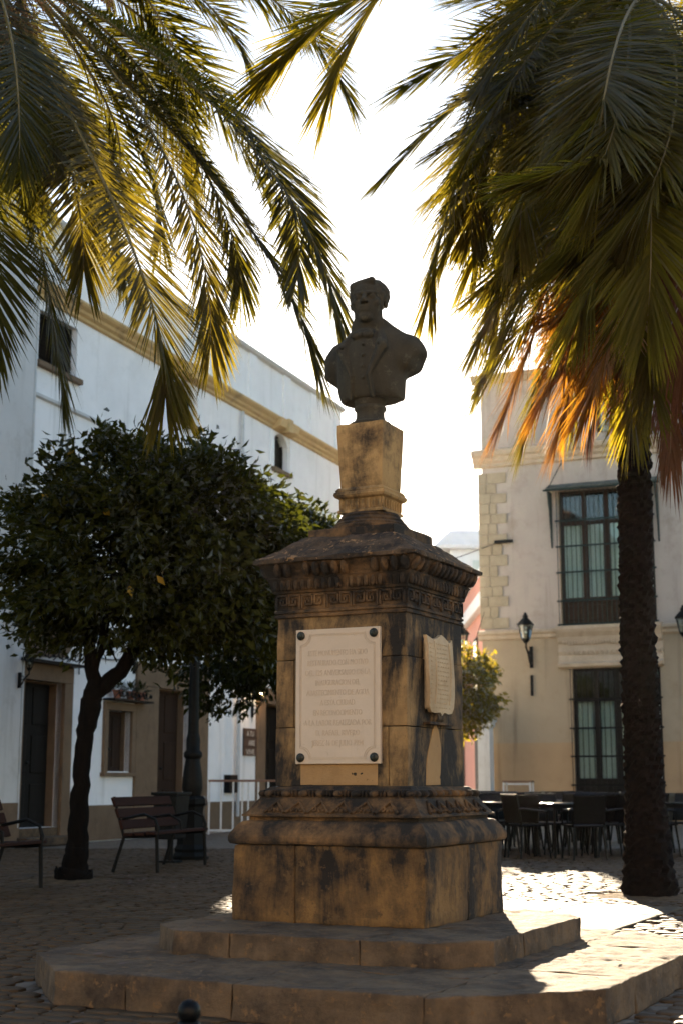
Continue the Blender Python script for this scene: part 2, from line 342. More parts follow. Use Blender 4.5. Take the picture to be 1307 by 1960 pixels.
def cobble_geo(w, h, rnd):
    j = lambda a: rnd.uniform(-a, a)
    base = [(-w / 2 + j(.012), -h / 2 + j(.012)), (w / 2 + j(.012), -h / 2 + j(.012)), (w / 2 + j(.012), h / 2 + j(.012)), (-w / 2 + j(.012), h / 2 + j(.012))]
    # eight sided rounded outline
    out = []
    for i in range(4):
        a, b = Vector(base[i]), Vector(base[(i + 1) % 4]); out += [a.lerp(b, .18), a.lerp(b, .82)]
    mb = MB(); zt = rnd.uniform(-.0015, .0025); tx, ty = j(.014), j(.014)
    r0 = [(p.x, p.y, -.014) for p in out]; r1 = [(p.x, p.y, zt - .0035 + p.x * tx + p.y * ty) for p in out]
    r2 = [(p.x * .78, p.y * .78, zt + .002 + p.x * tx + p.y * ty) for p in out]
    return mb.rings([r0, r1, r2], cap0=False)
def pave():
    rnd = random.Random(3); protos = []
    for k in range(14): protos.append(cobble_geo(rnd.uniform(.13, .19), rnd.uniform(.09, .125), rnd))
    a = R(-23.0); ca, sa = math.cos(a), math.sin(a); items = []
    v = -9.0
    while v < 19:
        rowh = 0.125; u = -13 + rnd.uniform(0, .15)
        while u < 13:
            wd = rnd.uniform(.14, .20)
            uu = u + wd / 2; vv = v + .02 * math.sin(uu * 1.7 + v); x = uu * ca - vv * sa; y = uu * sa + vv * ca; u += wd + .012
            if y < -3.2 or y > 14.5 or abs(x) > 0.245 * (y + 8.536) + .9: continue
            lx, ly = to_mon(x, y)
            if LOWER[0] - .03 < lx < LOWER[1] + .03 and LOWER[2] - .03 < ly < LOWER[3] + .03:
                cx, cy = (LOWER[0] + LOWER[1]) / 2, (LOWER[2] + LOWER[3]) / 2; hx = (LOWER[1] - LOWER[0]) / 2
                if abs(lx - cx) + abs(ly - cy) < 2 * hx - LOWER[4] + .05: continue
            if -1.02 < lx < .78 and 1.0 < ly < 4.5: continue
            if math.hypot(x - PALM[0], y - PALM[1]) < .55 or math.hypot(x - TREE[0], y - TREE[1]) < .62: continue
            items.append((x, y, a + rnd.uniform(-.06, .06), wd, rnd.randrange(14)))
        v += rowh + .010
    items.sort(key=lambda t: math.hypot(t[0], t[1] + 8.536) + (100 if (t[1] < -2.55 or abs(t[0]) > .238 * (t[1] + 8.536)) else 0))
    meshes = [p.mesh('cobble') for p in protos]
    for me in meshes: me.materials.append(M['cobble'])
    rest = MB()
    for i, (x, y, r, wd, k) in enumerate(items):
        if i < 300:
            o = bpy.data.objects.new('cobble', meshes[k]); COL.objects.link(o); o.location = (x, y, 0); o.rotation_euler = (0, 0, r); o.parent = ground
        else:
            c, s = math.cos(r), math.sin(r); n = len(rest.v)
            rest.v += [(x + px * c - py * s, y + px * s + py * c, pz) for px, py, pz in protos[k].v]
            for f in protos[k].f: rest.face([n + q for q in f])
    o = rest.build('cobbles', M['cobble'], ground); tag(o, kind='stuff')
pave()
path = empty('path', (MON[0], MON[1], 0), MROT); tag(path, kind='structure')
for i in range(2):
    for k in range(4):
        mb = MB(); x0 = -1.0 + i * .87; y0 = 1.09 + k * .84
        mb.box(x0, x0 + .862, y0, y0 + .832, -.014, .012)
        link('paving_slab', rough_mesh(mb, 'paving_slab', .12, .004, 4, .008, i * 4 + k), M['slab'], path)
for (px, py), r, nm in ((PALM, .55, 'palm_pit_soil'), (TREE, .60, 'tree_pit_soil')):
    mb = MB(); rr = []
    for q, z in ((1.0, -.012), (.7, .006), (.3, .02), (.05, .03)):
        rr.append([(px + q * r * math.cos(t * math.pi / 12) * (1 + .06 * math.sin(3 * t)), py + q * r * math.sin(t * math.pi / 12), z + (.008 * noise.noise(Vector((t, q * 9, 0))) if q < 1 else 0)) for t in range(24)])
    mb.rings(rr, cap0=False); tag(mb.build(nm, M['soil'], smooth=True), kind='structure')

# ------------------------------------------------------------------ monument
mon = empty('monument_pedestal', (MON[0], MON[1], 0), MROT, 'weathered sandstone monument pedestal on two octagonal steps, carrying a white inscription plaque', 'monument')
def clip(poly, a, b, c):           # keep a*x+b*y<=c
    out = []
    for i in range(len(poly)):
        p, q = poly[i], poly[(i + 1) % len(poly)]; dp = a * p[0] + b * p[1] - c; dq = a * q[0] + b * q[1] - c
        if dp <= 0: out.append(p)
        if dp * dq < 0: t = dp / (dp - dq); out.append((p[0] + t * (q[0] - p[0]), p[1] + t * (q[1] - p[1])))
    return out
def step(poly, xs, ys, z0, z1, name, seed):
    root = link(name, MB().prism([(x * .96 + .01, y * .96 - .01) for x, y in poly], z0, z1 - .02).mesh(name), M['stone_step'], mon); g = .0015
    xs = [-9] + xs + [9]; n = 0
    for i in range(len(xs) - 1):
        yy = [-9] + ys[i % len(ys)] + [9]
        for j in range(len(yy) - 1):
            p = clip(clip(clip(clip(poly, -1, 0, -xs[i] - g), 1, 0, xs[i + 1] - g), 0, -1, -yy[j] - g), 0, 1, yy[j + 1] - g)
            if len(p) < 3: continue
            q = []
            for t in p:
                if not q or math.hypot(t[0] - q[-1][0], t[1] - q[-1][1]) > .01: q.append(t)
            n += 1
            link('step_stone', rough_mesh(MB().prism(q, z0 - .01, z1), 'step_stone', .04, .011, 6.0, .008, seed + n), M['stone_step'], root)
step(octagon(*LOWER), [-.30, .27, 1.19], [[-1.45, -.2], [-1.3, .1], [-1.4, 0], [-1.0, .2]], 0.0, .15, 'lower_step', 1)
step(octagon(*UPPER), [-.24, .50], [[-.62], [-.55], [-.5]], .15, .27, 'upper_step', 30)

def sq(prof, name, mat, L=.05, amp=.005, bevel=.006, seed=0, fr=4): return link(name, rough_mesh(MB().square(prof), name, L, amp, fr, bevel, seed), M[mat], mon)
# base block of three stones with open joints
mb = MB(); mb.box(-.588, -.195, -.588, .588, .265, .685); link('base_stone', rough_mesh(mb, 'b', .045, .009, 3, .014, 2), M['stone_block'], mon)
mb = MB(); mb.box(-.193, .588, -.588, .02, .265, .685); link('base_stone', rough_mesh(mb, 'b', .045, .010, 3, .02, 5), M['stone_block'], mon)
mb = MB(); mb.box(-.193, .588, .022, .588, .265, .685); link('base_stone', rough_mesh(mb, 'b', .045, .010, 3, .014, 8), M['stone_block'], mon)
tor = [(.578, .685), (.602, .690), (.610, .705), (.611, .728), (.604, .748), (.588, .772), (.566, .800), (.552, .812), (.525, .818)]
sq(tor, 'torus_moulding', 'stone_frieze', .03, .004, 0, 11)
sq([(.522, .814), (.522, .836), (.556, .839), (.556, .850), (.542, .858), (.520, .885), (.497, .918), (.486, .935), (.480, .938), (.480, .946)], 'carved_moulding', 'stone_frieze', .03, .002, 0, 12)
sq([(.468, .944), (.468, .985), (.455, .989), (.440, 1.003), (.425, 1.006)], 'base_fillet', 'stone_frieze', .04, .004, 0, 13)
# bead and reel course, scroll relief, on four sides
for k in range(4):
    q = Matrix.Rotation(k * math.pi / 2, 4, 'Z')
    b = MB(); x = -.455
    i = 0
    while x < .455:
        if i % 3 == 0: b.ball((x + .033, -.474, .965), (.032, .024, .020), 10, 6); x += .070
        else: b.ball((x + .009, -.474, .965), (.006, .020, .020), 8, 5); x += .020
        i += 1
    b.v = [tuple(q @ Vector(p)) for p in b.v]; b.build('bead_moulding', M['stone_frieze'], mon, True)
    b = MB(); n = 6
    def slope(x, t): return (x, -.556 + t * .060 - .004, .850 + t * .075)
    for i in range(n):
        c = -.42 + (i + .5) * .84 / n; hw = .84 / n / 2
        b.tube([slope(c - hw * .95, .15), slope(c, .95), slope(c + hw * .95, .15)], .010, 6)
        for s in (-1, 1):
            pts = [slope(c + s * (.012 + .02 * (1 - t / 9) * math.cos(t * .9)) + s * .018, .38 + .22 * (1 - t / 9) * math.sin(t * .9)) for t in range(9)]
            b.tube(pts, .0065, 5)
        b.ball(slope(c, .32), (.010, .010, .014), 6, 4)
    b.v = [tuple(q @ Vector(p)) for p in b.v]; b.build('scroll_relief', M['stone_frieze'], mon, True)
# shaft: courses
for i, (z0, z1, w0, w1, s) in enumerate(((1.004, 1.335, .4165, .415, 3), (1.338, 1.725, .415, .413, 7), (1.728, 1.975, .413, .412, 9))):
    if i == 2: sq([(w0, z0), (w1, z1)], 'shaft_stone', 'stone_shaft', .045, .004, .006, s)
    else:
        for (x0, x1) in ((-w0, .30), (.303, w0)) if i == 0 else ((-w0, -.30), (-.297, w0)):
            mb = MB().box(x0, x1, -w0, w0, z0, z1); link('shaft_stone', rough_mesh(mb, 's', .045, .004, 4, .006, s + x0), M['stone_shaft'], mon)
# clean patches of stone under the plaque and the shield
link('pale_panel', rough_mesh(MB().box(-.25, .235, -.4185, -.41, 1.012, 1.145), 'p', .03, .002, 6, .003, 1), M['stone_panel'], mon)
poly = [(-.17, 1.012), (.045, 1.012), (.06, 1.22), (.03, 1.31), (-.02, 1.37), (-.06, 1.33), (-.13, 1.20), (-.16, 1.12)]
mb = MB(); mb.rings([[(.412, y, z) for y, z in poly], [(.4195, y, z) for y, z in poly]]); link('pale_panel', rough_mesh(mb, 'p', .03, .002, 6, .003, 2), M['stone_panel'], mon)
# frieze, key pattern, tongues, eave
sq([(.417, 1.972), (.424, 1.976), (.424, 1.988), (.416, 1.992), (.416, 1.998), (.426, 2.001), (.426, 2.014), (.417, 2.018), (.417, 2.115), (.428, 2.118), (.434, 2.130)], 'frieze', 'stone_frieze', .05, .003, 0, 14)
sq([(.430, 2.128), (.437, 2.150), (.452, 2.190), (.462, 2.204), (.452, 2.208), (.456, 2.220), (.470, 2.250), (.492, 2.276), (.498, 2.286)], 'tongue_moulding', 'stone_frieze', .05, .005, 0, 15)
for k in range(4):
    q = Matrix.Rotation(k * math.pi / 2, 4, 'Z'); b = MB(); n = 10; u = .834 / n; t = .0055; y0, y1 = -.429, -.412
    def seg(xa, za, xb, zb): b.box(min(xa, xb) - t, max(xa, xb) + t, y0, y1, min(za, zb) - t, max(za, zb) + t)
    for i in range(n):
        x = -.417 + i * u + .008; z = 2.030; w_ = u - .016; h = .074; f = 1 if i % 2 == 0 else -1
        X = (lambda a: x + a * w_) if f > 0 else (lambda a: x + (1 - a) * w_)
        Z = lambda a: z + a * h
        for (a0, c0), (a1, c1) in zip([(0, 0), (0, 1), (1, 1), (1, .25), (.38, .25), (.38, .68), (.68, .68)], [(0, 1), (1, 1), (1, .25), (.38, .25), (.38, .68), (.68, .68), (.68, .48)]): seg(X(a0), Z(c0), X(a1), Z(c1))
    b.v = [tuple(q @ Vector(p)) for p in b.v]; b.build('key_pattern', M['stone_frieze'], mon)
    b = MB(); rn = random.Random(k)
    for i in range(19):
        x = -.43 + (i + .5) * .86 / 19
        if rn.random() < .9: b.ball((x, -.446, 2.165), (.018, .014, .034), 8, 6)
        if i < 18: b.box(x + .0205, x + .0245, -.456, -.44, 2.135, 2.19)
    for i in range(15):
        x = -.47 + (i + .5) * .94 / 15
        if rn.random() < .88: b.tube([(x, -.458, 2.212), (x, -.468, 2.225), (x, -.482, 2.25), (x + .004, -.500, 2.272), (x + .004, -.509, 2.280)], [.010, .022, .026, .018, .006], 7)
    b.v = [tuple(q @ Vector(p)) for p in b.v]; b.build('egg_carving', M['stone_frieze'], mon, True)
cap = sq([(.495, 2.284), (.520, 2.290), (.522, 2.312), (.47, 2.340), (.39, 2.395), (.31, 2.455), (.292, 2.462)], 'cap_slope', 'stone_cap', .025, .011, 0, 16, 7)
sq([(.284, 2.455), (.284, 2.515)], 'cap_plate', 'stone_frieze', .04, .005, .008, 17)
mb = MB().lathe([(.20, 2.513), (.232, 2.516), (.240, 2.530), (.236, 2.545), (.222, 2.550), (.224, 2.558), (.214, 2.570), (.200, 2.574), (.203, 2.584), (.192, 2.598), (.178, 2.602), (.182, 2.612), (.170, 2.626), (.15, 2.63)], 40)
mb.build('ring_moulding', M['stone_frieze'], mon, True, sharp=50)
sq([(.150, 2.627), (.150, 2.640), (.140, 2.650), (.138, 2.700), (.146, 2.716)], 'fluted_neck', 'stone_neck', .03, .002, 0, 18)
for k in range(4):
    q = Matrix.Rotation(k * math.pi / 2, 4, 'Z'); b = MB()
    for i in range(8):
        x = -.128 + i * .256 / 7; b.tube([(x, -.1405, 2.652), (x, -.1405, 2.69), (x, -.145, 2.708)], [.009, .0105, .006], 6)
    b.v = [tuple(q @ Vector(p)) for p in b.v]; b.build('flutes', M['stone_neck'], mon, True)
sq([(.146, 2.714), (.162, 2.722), (.170, 2.736), (.166, 2.752), (.158, 2.756), (.160, 2.764), (.150, 2.778), (.144, 2.782)], 'neck_moulding', 'stone_neck', .03, .003, 0, 19)
sq([(.139, 2.780), (.158, 3.180)], 'tapered_die', 'stone_neck', .035, .004, .008, 20)
# corner fillet lines on the die
# inscription plaque
pq = MB().box(-.274, .262, -.440, -.4135, 1.130, 1.897).build('plaque', M['marble'], mon, bevel=.004)
b = MB(); y = -.4405
def border(mb, x0, x1, z0, z1, r, t=.0022):
    def ln(p, q):
        p, q = Vector((p[0], y, p[1])), Vector((q[0], y, q[1])); d = (q - p); L = d.length; d.normalize(); mb.obox((p + q) / 2, d * (L / 2 + t), (0, .0018, 0), d.cross(Vector((0, 1, 0))) * t)
    cs = [(x0, z0, 1, 1), (x1, z0, -1, 1), (x1, z1, -1, -1), (x0, z1, 1, -1)]
    ln((x0 + r, z0), (x1 - r, z0)); ln((x0 + r, z1), (x1 - r, z1)); ln((x0, z0 + r), (x0, z1 - r)); ln((x1, z0 + r), (x1, z1 - r))
    for cx, cz, sx, sz in cs:
        pts = [(cx + sx * r * math.cos(a * math.pi / 16), cz + sz * r * math.sin(a * math.pi / 16)) for a in range(9)]
        for i in range(8): ln(pts[i], pts[i + 1])
border(b, -.245, .233, 1.158, 1.868, .062); border(b, -.237, .225, 1.166, 1.860, .062, .0012)
b.build('plaque_border', M['marble_letter'], pq)
for x, z in ((-.238, 1.862), (.226, 1.862), (-.238, 1.166), (.226, 1.166)):
    b = MB(); b.rings([[(x + r * math.cos(j * math.pi / 6), yy, z + r * math.sin(j * math.pi / 6)) for j in range(12)] for r, yy in ((.025, -.440), (.026, -.447), (.021, -.453), (.012, -.455), (.009, -.461), (.002, -.462))][::1])
    b.build('bolt', M['bronze_bolt'], pq, True)
TXT = ['ESTE MONUMENTO HA SIDO', 'RESTAURADO CON MOTIVO', 'DEL 125 ANIVERSARIO DE LA', 'INAUGURACION DEL', 'ABASTECIMIENTO DE AGUA', 'A ESTA CIUDAD', 'EN RECONOCIMIENTO', 'A LA LABOR REALIZADA POR', 'D. RAFAEL RIVERO', 'JEREZ 16 DE JULIO 1994']
for k, (tx, wd) in enumerate(zip(TXT, [.375, .385, .41, .28, .395, .22, .305, .425, .275, .325])):
    tm = text_mb([tx], .046, .003, True, 1, [wd]); tm.v = [(x - .004, yy - .4405, z + 1.743 - k * .0568) for x, yy, z in tm.v]; tm.build('text_line', M['marble_letter'], pq)

# scroll shield on the right face
def shield():
    out = []
    N = 12
    L_ = [(-.20, 1.86), (-.19, 1.80), (-.205, 1.70), (-.20, 1.62), (-.185, 1.54), (-.18, 1.46), (-.15, 1.425), (-.10, 1.418), (-.03, 1.425), (0, 1.405), (.03, 1.425), (.10, 1.418), (.16, 1.425), (.19, 1.46), (.185, 1.54), (.17, 1.62), (.16, 1.70), (.17, 1.80), (.18, 1.86), (.12, 1.835), (.05, 1.862), (0, 1.875), (-.05, 1.855), (-.12, 1.838)]
    X = lambda y, z: .462 + .018 * math.sin((z - 1.42) * 7) - .25 * (y * y)
    mb = MB(); f = [(X(yy, z), yy - .02, z) for yy, z in L_]; bk = [(x - .022, yy, z) for x, yy, z in f]
    n = len(mb.v); k = len(L_); mb.v += f + bk
    c = len(mb.v); mb.v += [(X(0, 1.64), -.02, 1.64)]
    mid = [(X(yy * .55, (z - 1.64) * .6 + 1.64), yy * .55 - .02, (z - 1.64) * .6 + 1.64) for yy, z in L_]
    d = len(mb.v); mb.v += mid
    for i in range(k):
        j = (i + 1) % k
        mb.face((n + i, n + j, d + j, d + i)); mb.face((n + k + j, n + k + i, n + i, n + j)[::-1]); mb.face((d + i, d + j, c))
    mb.face([n + k + i for i in reversed(range(k))])
    o = mb.build('scroll_shield', M['shield_stone'], mon, True, sharp=60)
    MB().box(.40, .447, -.17, .12, 1.44, 1.84).build('shield_backing', M['shield_stone'], o, bevel=.01)
    rel = MB(); rn = random.Random(4)
    def bar(ya, yb, z, h=.004):
        rel.box(0, 1, 0, 1, 0, 1); n0 = len(rel.v) - 8
        for i in range(8):
            v = rel.v[n0 + i]; yy = ya if v[1] == 0 else yb; zz = z - h if v[2] == 0 else z + h
            rel.v[n0 + i] = (X(yy, zz) + (-.004 if v[0] == 0 else .0035), yy - .02, zz)
    for i in range(15):
        z = 1.815 - i * .026
        bar(-.175, -.125, z); bar(.105, .15, z)
        yy = -.09
        while yy < .06:
            wd = rn.uniform(.012, .035); bar(yy, min(yy + wd, .075), z, .0035); yy += wd + .012
    tag(rel.build('relief_lines', M['shield_stone'], o), kind='stuff')
    for yy in (-.115, .095):
        rl = MB(); rl.tube([(X(yy, z) + .001, yy - .02, z) for z in [1.83 - i * .04 for i in range(10)]], .005, 5); rl.build('rib', M['shield_stone'], o, True)
    cs = MB(); cs.rings([[(.405, -.11, 1.34), (.405, .05, 1.34), (.405, .05, 1.43), (.405, -.11, 1.43)], [(.46, -.07, 1.385), (.46, .02, 1.385), (.455, .02, 1.43), (.455, -.07, 1.43)]]); cs.build('console', M['stone_shaft'], mon, bevel=.008)
    MB().box(.405, .462, -.20, .15, 1.352, 1.368).build('console_ledge', M['stone_frieze'], mon, bevel=.004)
shield()

# ------------------------------------------------------------------ bust (one carved surface)
def surface_nets(F, org, h):
    nx, ny, nz = F.shape; S = F < 0
    acc = np.zeros((nx - 1, ny - 1, nz - 1, 3)); cnt = np.zeros((nx - 1, ny - 1, nz - 1))
    cor = [(0, 0, 0), (1, 0, 0), (0, 1, 0), (1, 1, 0), (0, 0, 1), (1, 0, 1), (0, 1, 1), (1, 1, 1)]
    sl = lambda c: F[c[0]:nx - 1 + c[0], c[1]:ny - 1 + c[1], c[2]:nz - 1 + c[2]]
    for a in range(8):
        for b in range(a + 1, 8):
            if sum(abs(cor[a][i] - cor[b][i]) for i in range(3)) != 1: continue
            fa, fb = sl(cor[a]), sl(cor[b]); m = (fa < 0) != (fb < 0)
            t = np.where(m, fa / np.where(fa == fb, 1, fa - fb), 0)
            for i in range(3): acc[..., i] += np.where(m, cor[a][i] + t * (cor[b][i] - cor[a][i]), 0)
            cnt += m
    act = cnt > 0; idx = -np.ones(cnt.shape, int); idx[act] = np.arange(act.sum())
    gi = np.argwhere(act); V = (gi + acc[act] / cnt[act][:, None]) * h + np.array(org); faces = []
    for ax in range(3):
        o = [i for i in range(3) if i != ax]
        a = np.take(S, range(F.shape[ax] - 1), ax); b = np.take(S, range(1, F.shape[ax]), ax)
        e = np.argwhere(a != b); e = e[(e[:, o[0]] > 0) & (e[:, o[1]] > 0) & (e[:, o[0]] < F.shape[o[0]] - 1) & (e[:, o[1]] < F.shape[o[1]] - 1)]
        fl = a[e[:, 0], e[:, 1], e[:, 2]]
        def at(d0, d1):
            q = e.copy(); q[:, o[0]] -= d0; q[:, o[1]] -= d1; return idx[q[:, 0], q[:, 1], q[:, 2]]
        qd = np.stack([at(1, 1), at(0, 1), at(0, 0), at(1, 0)], 1); 
        if ax == 1: fl = ~fl
        qd[~fl] = qd[~fl][:, ::-1]; faces.append(qd)
    return V, np.concatenate(faces)
def make_bust():
    h = .0062; org = (-.40, -.24, -.02); n = (int(.80 / h), int(.50 / h), int(.86 / h))
    X, Y, Z = np.meshgrid(*[org[i] + h * np.arange(n[i]) for i in range(3)], indexing='ij')
    def ell(P, c, r):
        x, y, z = [(P[i] - c[i]) / r[i] for i in range(3)]; k0 = np.sqrt(x * x + y * y + z * z) + 1e-9
        k1 = np.sqrt((x / r[0]) ** 2 + (y / r[1]) ** 2 + (z / r[2]) ** 2) + 1e-9; return k0 * (k0 - 1) / k1
    def cap_(P, a, b, ra, rb=None):
        rb = ra if rb is None else rb; a, b = np.array(a, float), np.array(b, float); d = b - a
        t = np.clip(sum((P[i] - a[i]) * d[i] for i in range(3)) / (d @ d), 0, 1)
        return np.sqrt(sum((P[i] - a[i] - t * d[i]) ** 2 for i in range(3))) - (ra + t * (rb - ra))
    def smin(a, b, k): q = np.clip(.5 + .5 * (b - a) / k, 0, 1); return b + (a - b) * q - k * q * (1 - q)
    def smax(a, b, k): return -smin(-a, -b, k)
    P = (X, Y, Z)
    D = ell(P, (0, .0, .21), (.205, .148, .27))
    D = smin(D, cap_(P, (-.19, .06, .275), (.19, .06, .275), .10), .05)
    for s in (-1, 1):
        A_ = ell(P, (s * .250, .075, .258), (.097, .11, .145)); A_ = smax(A_, (np.abs(X) - .335) * .74 - (Z - .285 + (0 if s > 0 else .07)) * .67, .02); D = smin(D, A_, .03)
        D = smin(D, cap_(P, (s * .03, .05, .455), (s * .21, .068, .342), .092, .072), .06)
    D = smin(D, ell(P, (0, .03, .08), (.222, .145, .19)), .05)
    D = smax(D, .004 - Z - .06 * np.abs(X) ** 1.5, .02)
    # coat folds
    D = D + .0045 * np.sin(X * 55 + 9 * Z + 2 * np.sin(Z * 14)) * np.clip((np.abs(X) - .10) / .1, 0, 1) * np.clip(1.4 - Z / .32, 0, 1)
    D = D + .003 * np.sin(Z * 45 + X * 30) * np.clip((np.abs(X) - .2) / .06, 0, 1)
    for s in (-1, 1):                                    # lapels and coat edge
        a = cap_(P, (s * .085, -.03, .44), (s * .135, -.115, .315), .026, .034)
        b = cap_(P, (s * .135, -.118, .315), (s * .060, -.152, .13), .034, .012)
        c = cap_(P, (s * .060, -.150, .13), (s * .075, -.120, .0), .014, .014)
        D = smin(D, smin(a, smin(b, c, .01), .012), .010)
        D = smax(D, -cap_(P, (s * .175, -.10, .325), (s * .115, -.150, .315), .010, .006), .008)   # lapel notch
    rr = np.sqrt(X ** 2 + ((Y - .03) / 1.0) ** 2); zz = Z - .462 + .25 * (Y - .03)
    D = smin(D, np.sqrt((rr - .102) ** 2 + (zz * .55) ** 2) - .028, .012)     # standing collar
    D = smin(D, ell(P, (0, -.085, .405), (.075, .04, .045)), .012)           # cravat
    for s in (-1, 1): D = smin(D, ell(P, (s * .042, -.118, .400), (.04, .02, .024)), .008)
    D = smin(D, ell(P, (0, -.125, .40), (.015, .018, .018)), .005)
    D = smax(D, -cap_(P, (0, -.165, .36), (0, -.165, .02), .012), .006)
    for k in range(4): D = smin(D, ell(P, (.020, -.150 + .004 * abs(k - 1), .33 - k * .07), (.011, .010, .011)), .003)
    # head
    a = R(-14); s = .312; hx, hy, hz = X, Y + .02, Z - .482
    Q = ((hx * math.cos(a) - hy * math.sin(a)) / s, (hx * math.sin(a) + hy * math.cos(a)) / s, hz / s)
    qx, qy, qz = Q
    H = ell(Q, (0, .07, .63), (.345, .44, .345))
    H = smin(H, ell(Q, (0, -.13, .30), (.265, .30, .30)), .10)
    H = smin(H, ell(Q, (0, -.33, .08), (.13, .10, .085)), .08)
    for t in (-1, 1):
        H = smin(H, ell(Q, (t * .19, -.27, .40), (.10, .10, .09)), .06)      # cheekbone
        H = smin(H, cap_(Q, (t * .04, -.40, .575), (t * .21, -.335, .58), .040, .034), .04)
        H = smax(H, -ell(Q, (t * .145, -.475, .50), (.10, .10, .065)), .04)
        H = smin(H, ell(Q, (t * .145, -.345, .505), (.070, .055, .050)), .012)
        H = smax(H, -cap_(Q, (t * .085, -.41, .497), (t * .205, -.375, .497), .008), .006)
        H = smin(H, ell(Q, (t * .345, .05, .50), (.045, .085, .135)), .02)   # ear
        H = smax(H, -ell(Q, (t * .395, .03, .51), (.03, .045, .075)), .015)
        H = smin(H, ell(Q, (t * .05, -.455, .385), (.042, .045, .036)), .02)
        H = smin(H, cap_(Q, (t * .30, -.10, .62), (t * .285, -.12, .33), .055, .030), .03)  # sideburn
    H = smin(H, cap_(Q, (0, -.395, .56), (0, -.505, .40), .036, .052), .03)
    H = smax(H, -cap_(Q, (-.12, -.455, .255), (.12, -.455, .255), .014), .012)
    H = smin(H, cap_(Q, (-.085, -.405, .285), (.085, -.405, .285), .022), .02)
    H = smin(H, cap_(Q, (-.07, -.40, .225), (.07, -.40, .225), .026), .02)
    hair = ell(Q, (0, .13, .68), (.405, .44, .345))
    hair = hair + .006 * np.sin(qx * 30 + 6 * np.sin(qz * 9) + qy * 12) + .006 * np.sin(qy * 34 + qx * 14)
    face = ell(Q, (.03, -.46, .52), (.30, .30, .30))
    hair = smax(hair, -face, .04); hair = smax(hair, .40 - qz - .1 * qy, .05)
    hair = smin(hair, cap_(Q, (-.26, -.12, .80), (.12, -.28, .86), .10, .08), .05)
    H = smin(H, hair, .02)
    H = smin(H, cap_(Q, (0, .02, .25), (0, .10, -.28), .27, .32), .08)      # neck
    D = smin(D, H * s, .012)
    V, Fc = surface_nets(D, org, h)
    me = bpy.data.meshes.new('carved_figure'); me.from_pydata(V.tolist(), [], Fc.tolist()); me.update()
    me.polygons.foreach_set('use_smooth', [True] * len(me.polygons))
    return me
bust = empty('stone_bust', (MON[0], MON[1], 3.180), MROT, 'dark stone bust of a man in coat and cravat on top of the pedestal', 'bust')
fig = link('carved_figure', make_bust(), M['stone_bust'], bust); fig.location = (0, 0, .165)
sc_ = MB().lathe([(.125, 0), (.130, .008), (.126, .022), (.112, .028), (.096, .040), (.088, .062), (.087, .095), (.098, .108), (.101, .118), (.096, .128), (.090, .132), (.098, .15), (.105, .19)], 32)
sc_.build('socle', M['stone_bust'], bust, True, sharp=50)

# ------------------------------------------------------------------ buildings
def wall_mb(s0, s1, z0, z1, ops, depth=.28, mb=None, y=0.0):
    mb = mb or MB()
    S = sorted({s0, s1, *[o[0] for o in ops], *[o[1] for o in ops]}); Zs = sorted({z0, z1, *[o[2] for o in ops], *[o[3] for o in ops]})
    S = [v for v in S if s0 <= v <= s1]; Zs = [v for v in Zs if z0 <= v <= z1]
    for i in range(len(S) - 1):
        for j in range(len(Zs) - 1):
            cs, cz = (S[i] + S[i + 1]) / 2, (Zs[j] + Zs[j + 1]) / 2
            if any(o[0] < cs < o[1] and o[2] < cz < o[3] for o in ops): continue
            mb.quad((S[i], y, Zs[j]), (S[i + 1], y, Zs[j]), (S[i + 1], y, Zs[j + 1]), (S[i], y, Zs[j + 1]))
    for a, b, c, d in [o[:4] for o in ops]:
        D = y + depth
        mb.quad((a, y, c), (a, y, d), (a, D, d), (a, D, c)); mb.quad((b, y, c), (b, D, c), (b, D, d), (b, y, d))
        mb.quad((a, y, d), (b, y, d), (b, D, d), (a, D, d)); mb.quad((a, y, c), (a, D, c), (b, D, c), (b, y, c))
    return mb
def shell(mb, s0, s1, z0, z1, dep, y=0.0):
    mb.quad((s0, y, z0), (s0, y, z1), (s0, y + dep, z1), (s0, y + dep, z0)); mb.quad((s1, y, z0), (s1, y + dep, z0), (s1, y + dep, z1), (s1, y, z1))
    mb.quad((s0, y + dep, z0), (s0, y + dep, z1), (s1, y + dep, z1), (s1, y + dep, z0)); mb.quad((s0, y, z1), (s1, y, z1), (s1, y + dep, z1), (s0, y + dep, z1))
    return mb
def mould(prof, s0, s1, mb=None):          # profile (out, z) run along s
    mb = mb or MB()
    pts = [(0.02, prof[0][1])] + [(-o, z) for o, z in prof] + [(0.02, prof[-1][1])]
    return mb.rings([[(s0, y, z) for y, z in pts], [(s1, y, z) for y, z in pts]])
def door_leaf(parent, s0, s1, z0, z1, y, mat='wood_black', cols=2, rows=3):
    d = MB().box(s0, s1, y, y + .05, z0, z1).build('door', M[mat], parent)
    w_ = (s1 - s0) / cols; h = (z1 - z0) / rows
    for i in range(cols):
        for j in range(rows):
            MB().box(s0 + i * w_ + .08, s0 + (i + 1) * w_ - .08, y - .02, y + .01, z0 + j * h + .09, z0 + (j + 1) * h - .09).build('door_panel', M[mat], d, bevel=.012)
    MB().ball(((s0 + s1) / 2 - .06, y - .04, (z0 + z1) / 2 - .15), .03, 8, 5).build('handle', M['bronze_bolt'], d, True)
    return d
